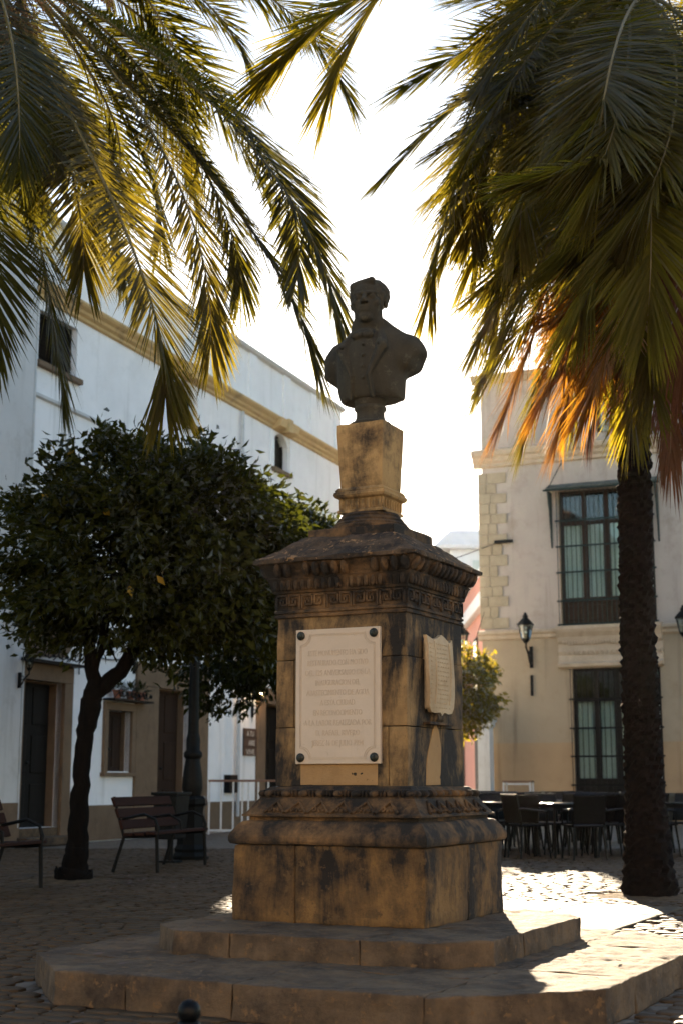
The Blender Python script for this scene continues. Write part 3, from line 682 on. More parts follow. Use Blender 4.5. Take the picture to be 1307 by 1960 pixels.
def surround(parent, s0, s1, z1, o0, o1, oz, out=.06, z0=0, mat='stone_surround'):
    MB().box(s0, o0, -out, .1, z0, oz).build('door_jamb', M[mat], parent, bevel=.01)
    MB().box(o1, s1, -out, .1, z0, oz).build('door_jamb', M[mat], parent, bevel=.01)
    MB().box(s0, s1, -out - .003, .1, oz, z1).build('lintel', M[mat], parent, bevel=.01)
    for a, b, c, d in ((o0 - .01, o0 + .025, z0, oz), (o1 - .025, o1 + .01, z0, oz), (o0 + .026, o1 - .026, oz - .025, oz + .01)): MB().box(a, b, .099, .275, c, d).build('reveal', M[mat], parent)

UL = math.atan2(.9323, .3616)
left = empty('white_building', (-4.472, 17.283, 0), UL, 'long white plastered building with yellow cornice and arched windows on the left', 'building')
ops = [(-2.27, -1.04, .28, 2.71), (.49, 1.36, 1.22, 2.33), (2.40, 3.74, .04, 2.84), (7.50, 8.75, .03, 2.79), (-2.19, -.95, 8.22, 9.16), (2.84, 3.76, 8.44, 9.32), (7.86, 8.76, 8.42, 9.32)]
mb = wall_mb(-2.5, 12.3, -.02, 9.36, ops); shell(mb, -2.5, 12.3, -.02, 9.5, 9)
for (a, b, c, d) in ops[5:]:              # arched heads
    m_, r = (a + b) / 2, (b - a) / 2; n = 10; zc = d - r * .8
    arc = [(m_ + r * math.cos(math.pi * i / n), zc + r * .8 * math.sin(math.pi * i / n)) for i in range(n + 1)]
    for i in range(n):
        p, q = arc[i], arc[i + 1]; cx = b if i < n / 2 else a
        mb.quad((p[0], .002, p[1]), (q[0], .002, q[1]), (q[0] if i != n // 2 - 1 and i != n // 2 else q[0], .002, d), (p[0], .002, d))
        mb.quad((p[0], .002, p[1]), (p[0], .25, p[1]), (q[0], .25, q[1]), (q[0], .002, q[1]))
mb.build('wall', M['plaster_left'], left)
# parapet with pilaster strips
mb = wall_mb(-2.5, 12.3, 9.5, 10.86, []); shell(mb, -2.5, 12.3, 9.49, 10.86, .3); mb.build('parapet', M['plaster_left'], left)
for s in (-2.2, .2, 2.4, 4.7, 6.6, 8.6, 10.3, 12.05): MB().box(s - .2, s + .2, -.05, .02, 9.56, 10.84).build('parapet_pilaster', M['plaster_left'], left, bevel=.01)
mould([(.03, 10.84), (.10, 10.87), (.13, 10.93), (.10, 10.97), (0, 11.0)], -2.5, 12.36).build('coping', M['plaster_old'], left)
mould([(.03, 9.34), (.06, 9.36), (.06, 9.41), (.12, 9.45), (.14, 9.50), (.20, 9.54), (.23, 9.58), (.23, 9.62), (0, 9.67)], -2.5, 12.36).build('cornice', M['cornice_yellow'], left)
mould([(.02, 7.56), (.06, 7.58), (.06, 7.63), (0, 7.66)], -2.5, 12.3).build('string_course', M['plaster_old'], left)
for s in (3.30, 8.30):                    # scroll brackets breaking the cornice above the arched windows
    b = MB(); b.box(s - .13, s + .13, -.30, 0, 9.32, 9.66); b.build('keystone', M['cornice_yellow'], left, bevel=.03)
    b = MB(); mould([(.05, 9.33), (.24, 9.40), (.28, 9.60), (0, 9.68)], s - .55, s - .15, b); mould([(.05, 9.33), (.24, 9.40), (.28, 9.60), (0, 9.68)], s + .15, s + .55, b); b.build('cornice_block', M['cornice_yellow'], left)
# upper windows
def louvre(parent, a, b, c, d, y, n=14, mat='wood_black'):
    w_ = MB(); t = .05
    w_.box(a, a + t, y, y + .05, c, d); w_.box(b - t, b, y, y + .05, c, d); w_.box(a + t, b - t, y, y + .05, c, c + t); w_.box(a + t, b - t, y, y + .05, d - t, d); w_.box((a + b) / 2 - .03, (a + b) / 2 + .03, y - .004, y + .05, c + t, d - t)
    o = w_.build('window', M[mat], parent)
    for i in range(n):
        z = c + t + (i + .5) * (d - c - 2 * t) / n
        s = MB(); s.obox(((a + b) / 2, y + .025, z), ((b - a) / 2 - t, 0, 0), (0, .022, .012), (0, -.002, .004)); s.build('slat', M[mat], o)
    MB().quad((a, y + .06, c), (b, y + .06, c), (b, y + .06, d), (a, y + .06, d)).build('window_back', M['wood_black'], o)
    return o
louvre(left, -2.19, -.95, 8.22, 9.16, .12); louvre(left, 2.84, 3.76, 8.44, 9.32, .14, 10); louvre(left, 7.86, 8.76, 8.42, 9.32, .14, 10)
for a, b, c in ((-2.30, -.85, 8.22), (2.74, 3.86, 8.44), (7.76, 8.86, 8.42)): MB().box(a, b, -.10, .10, c - .10, c - .003).build('window_sill', M['stone_surround'], left, bevel=.01)
for a, b, c, d in ((2.84, 3.76, 8.44, 9.24), (7.86, 8.76, 8.42, 9.24)):
    MB().box(b + .02, b + .20, -.05, 0, c, d + .06).build('window_jamb', M['plaster_left'], left, bevel=.008); MB().box(a - .20, a - .02, -.05, 0, c, d + .06).build('window_jamb', M['plaster_left'], left, bevel=.008)
# street floor
surround(left, -2.50, -.77, 2.99, -2.27, -1.04, 2.71, .07); door_leaf(left, -2.27, -1.04, .28, 2.71, .24)
MB().box(-2.5, -.7, -.36, .30, 0, .14).build('door_step', M['stone_step'], left, bevel=.015); MB().box(-2.26, -1.05, -.02, .27, .14, .279).build('door_step', M['stone_step'], left, bevel=.01)
MB().box(-2.56, -.70, -.24, .0, 2.995, 3.045).build('door_shelf', M['iron'], left)
b = MB(); b.rings([[(s, -.035, z) for s, z in ((-2.45, 3.12), (-1.95, 3.10), (-1.5, 3.14), (-1.0, 3.16), (-.85, 3.3), (-.85, 3.62), (-2.45, 3.62))], [(s, .01, z) for s, z in ((-2.45, 3.12), (-1.95, 3.10), (-1.5, 3.14), (-1.0, 3.16), (-.85, 3.3), (-.85, 3.62), (-2.45, 3.62))]][::-1]); b.build('overdoor_panel', M['stone_surround'], left)
def scrollwork(parent, s0, s1, z, y, n=3, r=.13):
    b = MB(); w_ = (s1 - s0) / n
    for i in range(n):
        c = s0 + (i + .5) * w_; sg = 1 if i % 2 else -1
        b.tube([(c + sg * (r * (1 - t / 22)) * math.cos(t * .55) * .9, y, z + r + r * (1 - t / 22) * math.sin(t * .55) * .95) for t in range(19)], .014, 6)
        b.tube([(c - w_ / 2, y, z + .02), (c - w_ * .2, y, z + .10), (c + w_ * .2, y, z + .04), (c + w_ / 2, y, z + .09)], .012, 6)
        b.ball((c + w_ / 2, y, z + .09), .035, 8, 5)
    b.build('iron_scroll', M['iron'], parent, True)
scrollwork(left, -2.5, -.8, 3.05, -.2, 4)
MB().box(.36, .49, -.06, .1, 1.20, 2.33).build('window_jamb', M['stone_surround'], left, bevel=.01); MB().box(1.36, 1.50, -.06, .1, 1.20, 2.33).build('window_jamb', M['stone_surround'], left, bevel=.01)
MB().box(1.335, 1.37, .099, .275, 1.20, 2.33).build('reveal', M['stone_surround'], left); MB().box(.36, 1.50, -.063, .1, 2.33, 2.48).build('lintel', M['stone_surround'], left, bevel=.01); MB().box(.32, 1.54, -.10, .1, 1.13, 1.20).build('window_sill', M['stone_surround'], left, bevel=.01)
door_leaf(left, .49, 1.36, 1.22, 2.33, .18, 'wood_dark', 2, 1)
MB().box(.34, 1.80, -.26, 0, 2.50, 2.535).build('shelf', M['iron'], left); scrollwork(left, .40, 1.75, 2.535, -.22, 3, .10)
surround(left, 1.52, 4.58, 3.29, 2.40, 3.74, 2.84, .05); door_leaf(left, 2.40, 3.74, .04, 2.84, .24, 'wood_dark')
surround(left, 7.04, 9.25, 3.15, 7.50, 8.75, 2.79, .05); door_leaf(left, 7.50, 8.75, .03, 2.79, .22)
for a, b in ((-.77, 1.52), (4.58, 7.04), (9.25, 12.3)): MB().box(a + .002, b - .002, -.03, .05, 0, .62).build('dado', M['stone_surround'], left, bevel=.008)
MB().box(5.45, 5.85, -.14, .02, .80, 1.18).build('meter_box', M['iron'], left, bevel=.01)
b = MB()
for k, (z, sag) in enumerate(((3.62, .05), (3.40, .16))): b.tube([(-.6 + t * .25, -.03, z - sag * math.sin(math.pi * t / 8)) for t in range(9)], .012, 5)
b.tube([(-.55, -.03, 3.4), (-.55, -.03, 2.9)], .012, 5); b.build('wall_cable', M['iron'], left, True)
for sp_ in (5.95, -2.42):
    dp = MB(); dp.tube([(sp_, -.09, .3), (sp_, -.09, 9.3)], .045, 10); dp.build('downpipe', M['plaster_old'], left, True)
# set-back storey with tiled eave
mb = wall_mb(-2.4, 3.4, 9.4, 13.0, [], y=3.2); shell(mb, -2.4, 3.4, 9.4, 13.0, 5.5, 3.2); mb.build('upper_storey', M['plaster_old'], left)
def tiles(parent, s0, s1, y0, z0, y1, z1, pitch=.22):
    n = int((s1 - s0) / pitch); me = None
    for i in range(n):
        b = MB(); s = s0 + (i + .5) * pitch; r = pitch * .52
        b.rings([[(s + r * math.cos(a), y, z + r * .7 * math.sin(a)) for a in [math.pi * k / 6 for k in range(7)]] for y, z in ((y0, z0), (y1, z1))], False, False, False)
        o = b.build('tile_row', M['roof_tile'], parent, True)
tiles(left, -2.6, 3.6, 2.75, 13.0, 6.0, 14.1, .30)
MB().quad((-2.6, 2.75, 12.98), (3.6, 2.75, 12.98), (3.6, 6.0, 14.08), (-2.6, 6.0, 14.08)).build('roof', M['roof_tile'], left)

hs = empty('old_house', (-4.472, 17.283, 0), UL, 'old rough white house at the left edge with dark eaves', 'building')
mb = wall_mb(-12, -2.52, -.02, 11.3, [], y=-.16); shell(mb, -12, -2.52, -.02, 11.3, 9, -.16); mb.build('wall', M['plaster_old'], hs)
MB().box(-12, -2.53, -.20, -.1, 0, .7).build('dado', M['stone_surround'], hs)
MB().box(-12.1, -2.45, -.60, .2, 11.3, 11.42).build('eave', M['wood_dark'], hs); tiles(hs, -12, -2.4, -.68, 11.46, 4, 12.9, .30)
MB().quad((-12, -.66, 11.43), (-2.4, -.66, 11.43), (-2.4, 4, 12.85), (-12, 4, 12.85)).build('roof', M['roof_tile'], hs)
for i in range(16): MB().box(-5.8 + i * .21, -5.72 + i * .21, -.56, -.16, 11.2, 11.3).build('rafter_end', M['wood_dark'], hs)

UR = math.atan2(-.394, .919)
right = empty('mansion', (3.78, 30.0, 0), UR, 'cream mansion with stone quoins and barred tall windows behind the right palm', 'building')
BAYS = (0, 6.4)
ops = []
for b in BAYS: ops += [(2.25 + b, 4.75 + b, 5.12, 8.72), (2.48 + b, 4.78 + b, .12, 3.95), (3.35 + b, 4.35 + b, 10.28, 11.50)]
mb = wall_mb(0.10, 13, 4.98, 12.0, ops, .32); shell(mb, 0.10, 13, -.02, 12.0, 4.6); mb.build('upper_wall', M['plaster_right'], right)
mb = wall_mb(0.04, 13, 2.04, 4.98, ops, .32, y=-.03); mb.build('lower_wall', M['plaster_tan'], right)
mb = wall_mb(0.04, 13, -.02, 2.04, ops, .32, y=-.045); mb.quad((.04, -.045, 2.04), (13, -.045, 2.04), (13, -.03, 2.04), (.04, -.03, 2.04)); mb.build('dado', M['plaster_ochre'], right)
mould([(.02, 9.55), (.08, 9.58), (.08, 9.66), (.15, 9.72), (.18, 9.80), (.27, 9.86), (.30, 9.94), (.30, 10.0), (0, 10.10)], -.12, 13).build('cornice', M['cornice_cream'], right)
mould([(.04, 4.78), (.10, 4.82), (.10, 4.90), (.17, 4.95), (.17, 5.02), (0, 5.06)], -.06, 13).build('band_course', M['cornice_cream'], right)
mould([(.05, 11.95), (.20, 12.05), (.28, 12.15), (0, 12.25)], -.12, 13).build('eaves_cornice', M['cornice_cream'], right)
rn = random.Random(11); z = 5.10; i = 0
while z < 9.5:                            # quoins
    h = rn.uniform(.27, .33); wd = (.70, .42)[i % 2] if rn.random() < .85 else .55
    cut = rn.uniform(.22, .36); s = -.01
    for a, b in ((s, s + cut), (s + cut + .012, s + wd + .1)):
        if z + h > 9.54: break
        MB().box(a, b, -.022 - rn.uniform(0, .012), .05, z, z + h - .012).build('quoin_stone', M['stone_quoin'], right, bevel=.008)
    z += h; i += 1
def tall_window(root, a, b, c, d, y, frame, tz, pz, name='window'):
    """four glazed columns with curtain behind, dark transom above, panel below"""
    f = MB(); t = .07
    f.box(a, a + t, y - .03, y + .05, c, d); f.box(b - t, b, y - .03, y + .05, c, d); f.box(a + t, b - t, y - .03, y + .05, d - t, d)
    f.box(a + t, b - t, y - .035, y + .05, tz, tz + .10); f.box(a + t, b - t, y - .035, y + .05, pz - .10, pz)
    n = 4; wv = (b - a - 2 * t) / n
    for i in range(1, n): x = a + t + i * wv; q = .09 if i == 2 else .075; f.box(x - q, x + q, y - .03, y + .05, pz, tz); f.box(x - q * .8, x + q * .8, y - .03, y + .05, tz + .1, d - t)
    f.box(a + t, b - t, y, y + .04, c, pz - .1)
    o = f.build(name, M[frame], root, bevel=.006)
    for i in range(n):
        x0 = a + t + i * wv + (.03 if i == 0 else .075); x1 = a + t + (i + 1) * wv - (.03 if i == n - 1 else .075)
        MB().box(x0 - .01, x1 + .01, y + .005, y + .012, pz, tz).build('pane', M['window_glass'], o)
        MB().box(x0 - .01, x1 + .01, y + .005, y + .012, tz + .1, d - t).build('pane', M['window_glass'], o)
        MB().box(x0 + .02, x1 - .02, y - .025, y + .02, c + .12, pz - .2).build('panel', M[frame], o, bevel=.015)
        g = MB(); k = 28; xs = [x0 - .02 + (x1 - x0 + .04) * j / k for j in range(k + 1)]
        sw = [.020 * math.sin(j * 1.45 + i) + .010 * math.sin(j * .6 + 2 * i) for j in range(k + 1)]
        for j in range(k): g.quad((xs[j], y + .10 + sw[j], pz - .02), (xs[j + 1], y + .10 + sw[j + 1], pz - .02), (xs[j + 1], y + .10 + sw[j + 1], tz + .03), (xs[j], y + .10 + sw[j], tz + .03))
        g.build('curtain', M['curtain'], o, True)
    MB().quad((a, y + .25, c), (b, y + .25, c), (b, y + .25, d), (a, y + .25, d)).build('room_back', M['wood_black'], o)  # black sheet stands in for the darkness of the room
    return o
def grille(root, a, b, c, d, y, bars, sp=.125, mat='iron_green'):
    g = MB()
    for z in bars: g.box(a - .05, b + .05, y - .018, y + .018, z - .022, z + .022)
    o = g.build('grille', M[mat], root); n = int((b - a) / sp)
    for i in range(n + 1):
        x = a + (b - a) * i / n; MB().tube([(x, y, c), (x, y, d)], .011, 6).build('bar', M[mat], o, True)
    return o
for b in BAYS:
    tall_window(right, 2.25 + b, 4.75 + b, 5.12, 8.72, .10, 'wood_dark', 7.80, 5.84)
    grille(right, 2.22 + b, 4.78 + b, 5.08, 8.70, -.16, (7.90, 7.20, 6.50, 5.74, 5.11))
    # canopy: sloping slab on iron arms, side valance
    cp = MB(); cp.rings([[(s, y, z) for y, z in ((.05, 8.78), (-.36, 8.72), (-.38, 8.77), (.05, 8.96))] for s in (1.98 + b, 4.96 + b)]); cp = cp.build('canopy', M['canopy_moss'], right)
    MB().box(1.92 + b, 5.02 + b, -.42, -.35, 8.69, 8.735).build('canopy_edge', M['iron_green'], cp, bevel=.01)
    for s in (2.04 + b, 4.90 + b):
        v = MB(); pts = [(-.36, 8.70), (.0, 8.70), (.0, 7.2), (-.05, 7.25), (-.10, 7.7), (-.16, 7.85), (-.20, 8.2), (-.28, 8.35), (-.35, 8.6)]
        v.rings([[(s - .02, y, z) for y, z in pts], [(s + .02, y, z) for y, z in pts]]); v.build('valance', M['canvas_green'], cp)
        MB().tube([(s, -.36, 8.74), (s + .32, .02, 9.55)], .012, 6).build('stay_rod', M['iron'], cp)
    # balcony sill with carved frieze over the lower window
    bl = MB(); mould([(.10, 3.96), (.20, 4.0), (.22, 4.08), (.16, 4.10), (.10, 4.14), (.10, 4.26), (.07, 4.30), (.12, 4.40), (.10, 4.60), (.16, 4.66), (.20, 4.78), (.30, 4.90), (.34, 4.98), (.34, 5.06), (0, 5.09)], 2.15 + b, 4.90 + b, bl)
    bl = bl.build('balcony_sill', M['cornice_cream'], right); cv = MB(); rn = random.Random(2)
    for i in range(34): x = 2.3 + b + i * .075; cv.ball((x, -.155, 4.62 + rn.uniform(-.02, .02)), (.03, .03, .05), 7, 5)
    for i in range(18):
        x = 2.3 + b + i * .145; cv.tube([(x + .07 * t / 3, -.11, 4.38 + .06 * math.sin(t * 1.3 + i)) for t in range(6)], .022, 6)
    tag(cv.build('carved_frieze', M['cornice_cream'], bl, True), kind='stuff')
    tall_window(right, 2.48 + b, 4.78 + b, .12, 3.95, .12, 'wood_black', 3.10, 1.12)
    grille(right, 2.46 + b, 4.80 + b, .10, 3.94, -.14, (3.15, 2.40, 1.68, .95, .14), .14, 'iron')
    MB().box(2.3 + b, 4.95 + b, -.22, -.05, -.01, .10).build('window_sill', M['stone_surround'], right, bevel=.01)
    w_ = MB(); w_.box(3.35 + b, 3.42 + b, .1, .16, 10.28, 11.5); w_.box(4.28 + b, 4.35 + b, .1, .16, 10.28, 11.5); w_.box(3.81 + b, 3.89 + b, .1, .16, 10.28, 11.5); w_ = w_.build('window', M['wood_black'], right)
    for a_, c_ in ((3.42, 3.81), (3.89, 4.28)): MB().box(a_ + b, c_ + b, .12, .13, 10.28, 11.5).build('pane', M['window_glass'], w_)
    MB().quad((3.35 + b, .30, 10.28), (4.35 + b, .30, 10.28), (4.35 + b, .30, 11.5), (3.35 + b, .30, 11.5)).build('room_back', M['curtain'], w_)
MB().box(1.36, 1.43, -.075, -.02, 3.27, 3.82).build('iron_slot', M['iron'], right, bevel=.008)

# gate pillar at the corner
gp = empty('gate_pillar', (3.80, 29.55, 0), UR, 'pale stone pillar with moulded top at the mansion corner', 'pillar')
MB().square([(.20, 0), (.20, .3), (.17, .33), (.165, 2.45)]).build('shaft', M['plaster_old'], gp, bevel=.01)
MB().square([(.18, 2.45), (.21, 2.48), (.21, 2.56), (.25, 2.62), (.25, 2.70), (.20, 2.76), (.22, 2.82)]).build('capital', M['plaster_old'], gp)
MB().lathe([(.24, 2.82), (.25, 2.90), (.20, 2.98), (.13, 3.04), (.15, 3.10), (.12, 3.2), (.03, 3.27)], 16).build('finial', M['stone_surround'], gp, True)

pink = empty('pink_house', (4.55, 36.0, 0), R(90), 'salmon pink house with pale cornice far down the street', 'building')
# local x runs away from camera, local -y faces the street... outward is +X world => mirror: wall on local y=0 facing +y
mb = MB(); mb.box(0, 22, -9, 0, -.02, 6.5); mb.build('wall', M['plaster_pink'], pink)
MB().box(-.25, 22.2, -9.2, .22, 6.5, 6.95).build('cornice', M['plaster_far'], pink, bevel=.04); MB().box(-.1, 22, -9, .06, 6.95, 7.6).build('parapet', M['plaster_pink'], pink)
MB().box(-.2, 22.1, -9.1, .16, 7.6, 7.78).build('coping', M['plaster_far'], pink, bevel=.02)
for k in range(3):
    x = 3 + k * 6.0; w_ = MB().box(x, x + 1.2, -.02, .05, 3.8, 5.8).build('window', M['wood_dark'], pink); MB().box(x + .1, x + 1.1, .04, .06, 3.9, 5.7).build('pane', M['window_glass'], w_)
    MB().box(x - .1, x + 1.4, -.02, .045, 0, 2.9).build('door', M['wood_dark'], pink)
MB().box(.3, 1.6, -.02, .06, 0, 2.9).build('door', M['wood_dark'], pink)
MB().box(-.055, .0, -1.9, -.25, 0, 3.0).build('door', M['wood_dark'], pink)

far = empty('far_white_house', (5.35, 61.0, 0), 0, 'pale bluish white house rising behind the pink house', 'building')
MB().box(0, 9, 0, 9, -.02, 13.2).build('wall', M['plaster_far'], far)
r_ = MB(); r_.rings([[(-.75, -.4, 12.35), (9.4, -.4, 12.35), (9.4, 9.4, 12.35), (-.75, 9.4, 12.35)], [(-.8, -.45, 12.5), (9.45, -.45, 12.5), (9.45, 9.45, 12.5), (-.8, 9.45, 12.5)], [(.02, -.02, 13.3), (9, -.02, 13.3), (9, 9, 13.3), (.02, 9, 13.3)]]); r_.build('roof', M['plaster_far'], far)
w_ = MB().box(1.0, 1.9, -.03, .03, 10.6, 11.9).build('window', M['plaster_far'], far); MB().box(1.1, 1.8, -.045, .0, 10.7, 11.8).build('pane', M['window_glass'], w_)
end = empty('street_end_house', (-16, 95, 0), 0, 'low white house closing the far end of the street', 'building')
MB().box(0, 26, 0, 8, -.02, 6.2).build('wall', M['plaster_far'], end); MB().box(-.2, 26.2, -.3, 8.2, 6.2, 6.5).build('roof', M['roof_tile'], end)
for k in range(6): MB().box(2 + k * 4, 3.2 + k * 4, -.04, .02, 1.0, 3.0).build('window', M['wood_dark'], end)
pz = empty('added_bounce_house', (-26, -27, 0), 0, 'added cream house behind the viewer, shading the square and bouncing warm light', 'building')  # added out of view to shade the square and bounce warm light
mb = MB().box(0, 52, -8, 0, -.02, 11.5); mb.build('wall', M['plaster_right'], pz); MB().box(-.2, 52.2, -8.2, .3, 11.5, 11.8).build('cornice', M['cornice_cream'], pz)
for k in range(13):
    for z in (.1, 5.2): MB().box(2 + k * 4, 3.3 + k * 4, -.02, .03, z, z + 2.8).build('window', M['wood_dark'], pz)
wire = MB(); A, B = Vector((4.3, 29.5, 7.45)), Vector((-.4, 34, 7.2))
wire.tube([A.lerp(B, t / 12) - Vector((0, 0, .35 * math.sin(math.pi * t / 12))) for t in range(13)], .012, 5)
tag(wire.build('overhead_cable', M['iron']), 'thin dark cable strung from the mansion corner across the street', 'cable')
ins = MB().box(.45, .95, -.12, -.02, 7.42, 7.50).build('cable_bracket', M['iron'], right)

# ------------------------------------------------------------------ lamps
def lantern_head(root, c, s, lit=False):
    x, y, z = c; m = M['lantern_metal']
    def sqr(r, zz): return [(x + r * s * math.cos(a), y + r * s * math.sin(a), z + zz * s) for a in [math.pi / 6 + k * math.pi / 3 for k in range(6)]]
    MB().rings([sqr(.05, -.10), sqr(.09, -.05), sqr(.12, 0), sqr(.13, .02)]).build('lantern_base', m, root)
    g = MB().rings([sqr(.115, .02), sqr(.20, .40)], False, False).build('lantern_glass', M['window_glass'], root)
    e = MB(); a, b = sqr(.12, .02), sqr(.205, .40)
    for k in range(6): e.tube([a[k], b[k]], .012 * s, 5)
    e.build('lantern_frame', m, root)
    MB().rings([sqr(.235, .39), sqr(.245, .42), sqr(.20, .47), sqr(.10, .58), sqr(.075, .60), sqr(.085, .66), sqr(.05, .69), sqr(.045, .73), sqr(.01, .76)]).build('lantern_roof', m, root)
    bl = MB().ball((x, y, z + .2 * s), .05 * s, 8, 6).build('bulb', M['lit_bulb'] if lit else M['white_paint'], root, True)
def wall_lantern(name, loc, rz, out, s, label, lit=False, group='wall lanterns on the buildings'):
    root = empty(name, loc, rz, label, 'lantern', group)
    MB().box(-.05 * s, .05 * s, -.05, 0, -.75 * s, -.15 * s).build('wall_plate', M['lantern_metal'], root, bevel=.006)
    a = MB(); a.tube([(0, -.04, -.65 * s), (0, -out * .35, -.60 * s), (0, -out * .55, -.42 * s), (0, -out * .8, -.30 * s), (0, -out, -.22 * s), (0, -out, -.08 * s)], [.03 * s] * 6, 7)
    a.tube([(0, -out * .35 + .08 * s * math.cos(t * .6), -.36 * s + .08 * s * math.sin(t * .6)) for t in range(11)], .015 * s, 6); a.build('bracket', M['lantern_metal'], root, True)
    lantern_head(root, (0, -out, 0), s, lit); return root
def on_right(s, o=0): r = Vector((.919, -.394)); n = Vector((-.394, -.919)); p = Vector((3.78, 30.0)) + r * s + n * o; return p.x, p.y
def on_left(s, o=0): u = Vector((.3616, .9323)); n = Vector((.9323, -.3616)); p = Vector((-4.472, 17.283)) + u * s + n * o; return p.x, p.y
wall_lantern('wall_lantern', (*on_right(1.40, .031), 4.72), UR, .52, .95, 'large green-black wall lantern left of the mansion windows')
wall_lantern('wall_lantern', (*on_right(5.52, .031), 4.72), UR, .52, .95, 'wall lantern on the mansion at the right picture edge, beyond the palm trunk')
wall_lantern('corner_lantern', (3.86, 30.15, 4.62), UR - math.pi / 2 + .1, .62, .95, 'lantern on scroll bracket at the mansion corner above the sunlit tree')
wall_lantern('small_lantern', (*on_left(-2.62, .165), 2.85), UL, .20, .42, 'small dark lantern beside the leftmost doorway')
wall_lantern('small_lantern', (*on_left(1.42, .0), 3.35), UL, .18, .40, 'small lantern on the white wall above the shuttered window')
wall_lantern('small_lantern', (*on_left(6.80, .0), 2.86), UL, .24, .55, 'lit wall lantern beside the doorway next to the wooden sign', True)
lp = bpy.data.lights.new('lantern_light', 'POINT'); lp.energy = 6; lp.color = (1, .6, .3); lp.shadow_soft_size = .05
lpo = bpy.data.objects.new('lantern_light', lp); COL.objects.link(lpo); lpo.location = (*on_left(6.80, .34), 2.98)

post = empty('street_lamp', (-2.03, 11.24, 0), .3, 'tall cast iron street lamp post rising into the orange tree', 'street lamp')
MB().lathe([(.24, 0), (.25, .05), (.22, .10), (.23, .14), (.20, .20), (.18, .62), (.19, .70), (.215, .74), (.215, .80), (.18, .84)], 8).build('pedestal', M['lantern_metal'], post)
MB().lathe([(.12, .84), (.145, .95), (.13, 1.15), (.105, 1.30), (.10, 1.34), (.13, 1.37), (.13, 1.42), (.095, 1.46), (.10, 1.60), (.08, 1.68)], 16).build('lower_column', M['lantern_metal'], post, True, sharp=50)
p = MB().lathe([(.078, 1.66), (.062, 3.4), (.11, 3.44), (.11, 3.50), (.06, 3.56), (.05, 3.8)], 16).build('column', M['lantern_metal'], post, True, sharp=50)
lantern_head(post, (0, 0, 3.9), 1.2)

# sign
sg = empty('wooden_sign', (*on_left(6.70, .0), 1.90), UL, 'brown wooden board with white painted words on the white wall', 'sign')
MB().box(-.34, .34, -.04, -.002, -.30, .30).build('board', M['sign_wood'], sg, bevel=.008)
MB().box(-.35, .35, -.043, -.039, -.105, -.095).build('board_joint', M['wood_black'], sg); MB().box(-.35, .35, -.043, -.039, .095, .105).build('board_joint', M['wood_black'], sg)
for k, (tx, wd, dx) in enumerate((('A TU', .36, -.02), ('AIRE', .34, .05), ('VIVE', .44, -.02))):
    tm = text_mb([tx], .17, .004, True, 1, [wd]); tm.v = [(x + dx, y - .044, z + .125 - k * .20) for x, y, z in tm.v]; tm.build('text_line', M['sign_paint'], sg)

# potted plants on the window shelf
def pot(loc, label, seed):
    root = empty('potted_plant', loc, 0, label, 'plant', 'potted plants on the window shelf'); rn = random.Random(seed)
    MB().lathe([(.06, 0), (.085, .13), (.095, .135), (.095, .16), (.08, .16), (.075, .13)], 12).build('pot', M['terracotta'], root, True)
    f = MB()
    for i in range(70):
        a = rn.uniform(0, 6.28); e = rn.uniform(-.2, 1.4); L = rn.uniform(.12, .30); d = Vector((math.cos(a) * math.cos(e), math.sin(a) * math.cos(e), math.sin(e))); c = Vector((0, 0, .16)) + d * L * .4; sd_ = d.cross(Vector((0, 0, 1))).normalized() * .02
        f.quad(tuple(c), tuple(c + d * L * .3 + sd_), tuple(c + d * L * .6 - Vector((0, 0, .02))), tuple(c + d * L * .3 - sd_))
    f.build('foliage', M['orange_leaf'], root)
pot((*on_left(.62, .14), 2.535), 'small leafy pot plant at the left end of the window shelf', 1); pot((*on_left(1.5, .14), 2.535), 'small leafy pot plant at the right end of the window shelf', 2); pot((*on_left(1.1, .14), 2.535), 'small leafy pot plant in the middle of the window shelf', 3)

# ------------------------------------------------------------------ broadleaf trees
def leaves(mb, centers, per, rnd, size, spread, cc):
    for c in centers:
        c = Vector(c); out = (c - cc); out = out.normalized() if out.length > .01 else Vector((0, 0, 1))
        for _ in range(per):
            p = c + Vector((rnd.gauss(0, spread), rnd.gauss(0, spread), rnd.gauss(0, spread * .8)))
            d = (out * .7 + Vector((rnd.gauss(0, .7), rnd.gauss(0, .7), rnd.gauss(-.25, .6)))).normalized()
            s = d.cross(Vector((rnd.gauss(0, 1), rnd.gauss(0, 1), rnd.gauss(0, 1)))).normalized(); nrm = s.cross(d)
            L = size * rnd.uniform(.5, 1.35); w_ = L * rnd.uniform(.20, .27)
            a = p; m1 = p + d * L * .45; t = p + d * L - nrm * L * .10; n = len(mb.v)
            mb.v += [tuple(a), tuple(m1 + s * w_ + nrm * L * .06), tuple(m1), tuple(m1 - s * w_ + nrm * L * .06), tuple(t)]
            mb.face((n, n + 2, n + 1)); mb.face((n, n + 3, n + 2)); mb.face((n + 1, n + 2, n + 4)); mb.face((n + 2, n + 3, n + 4))
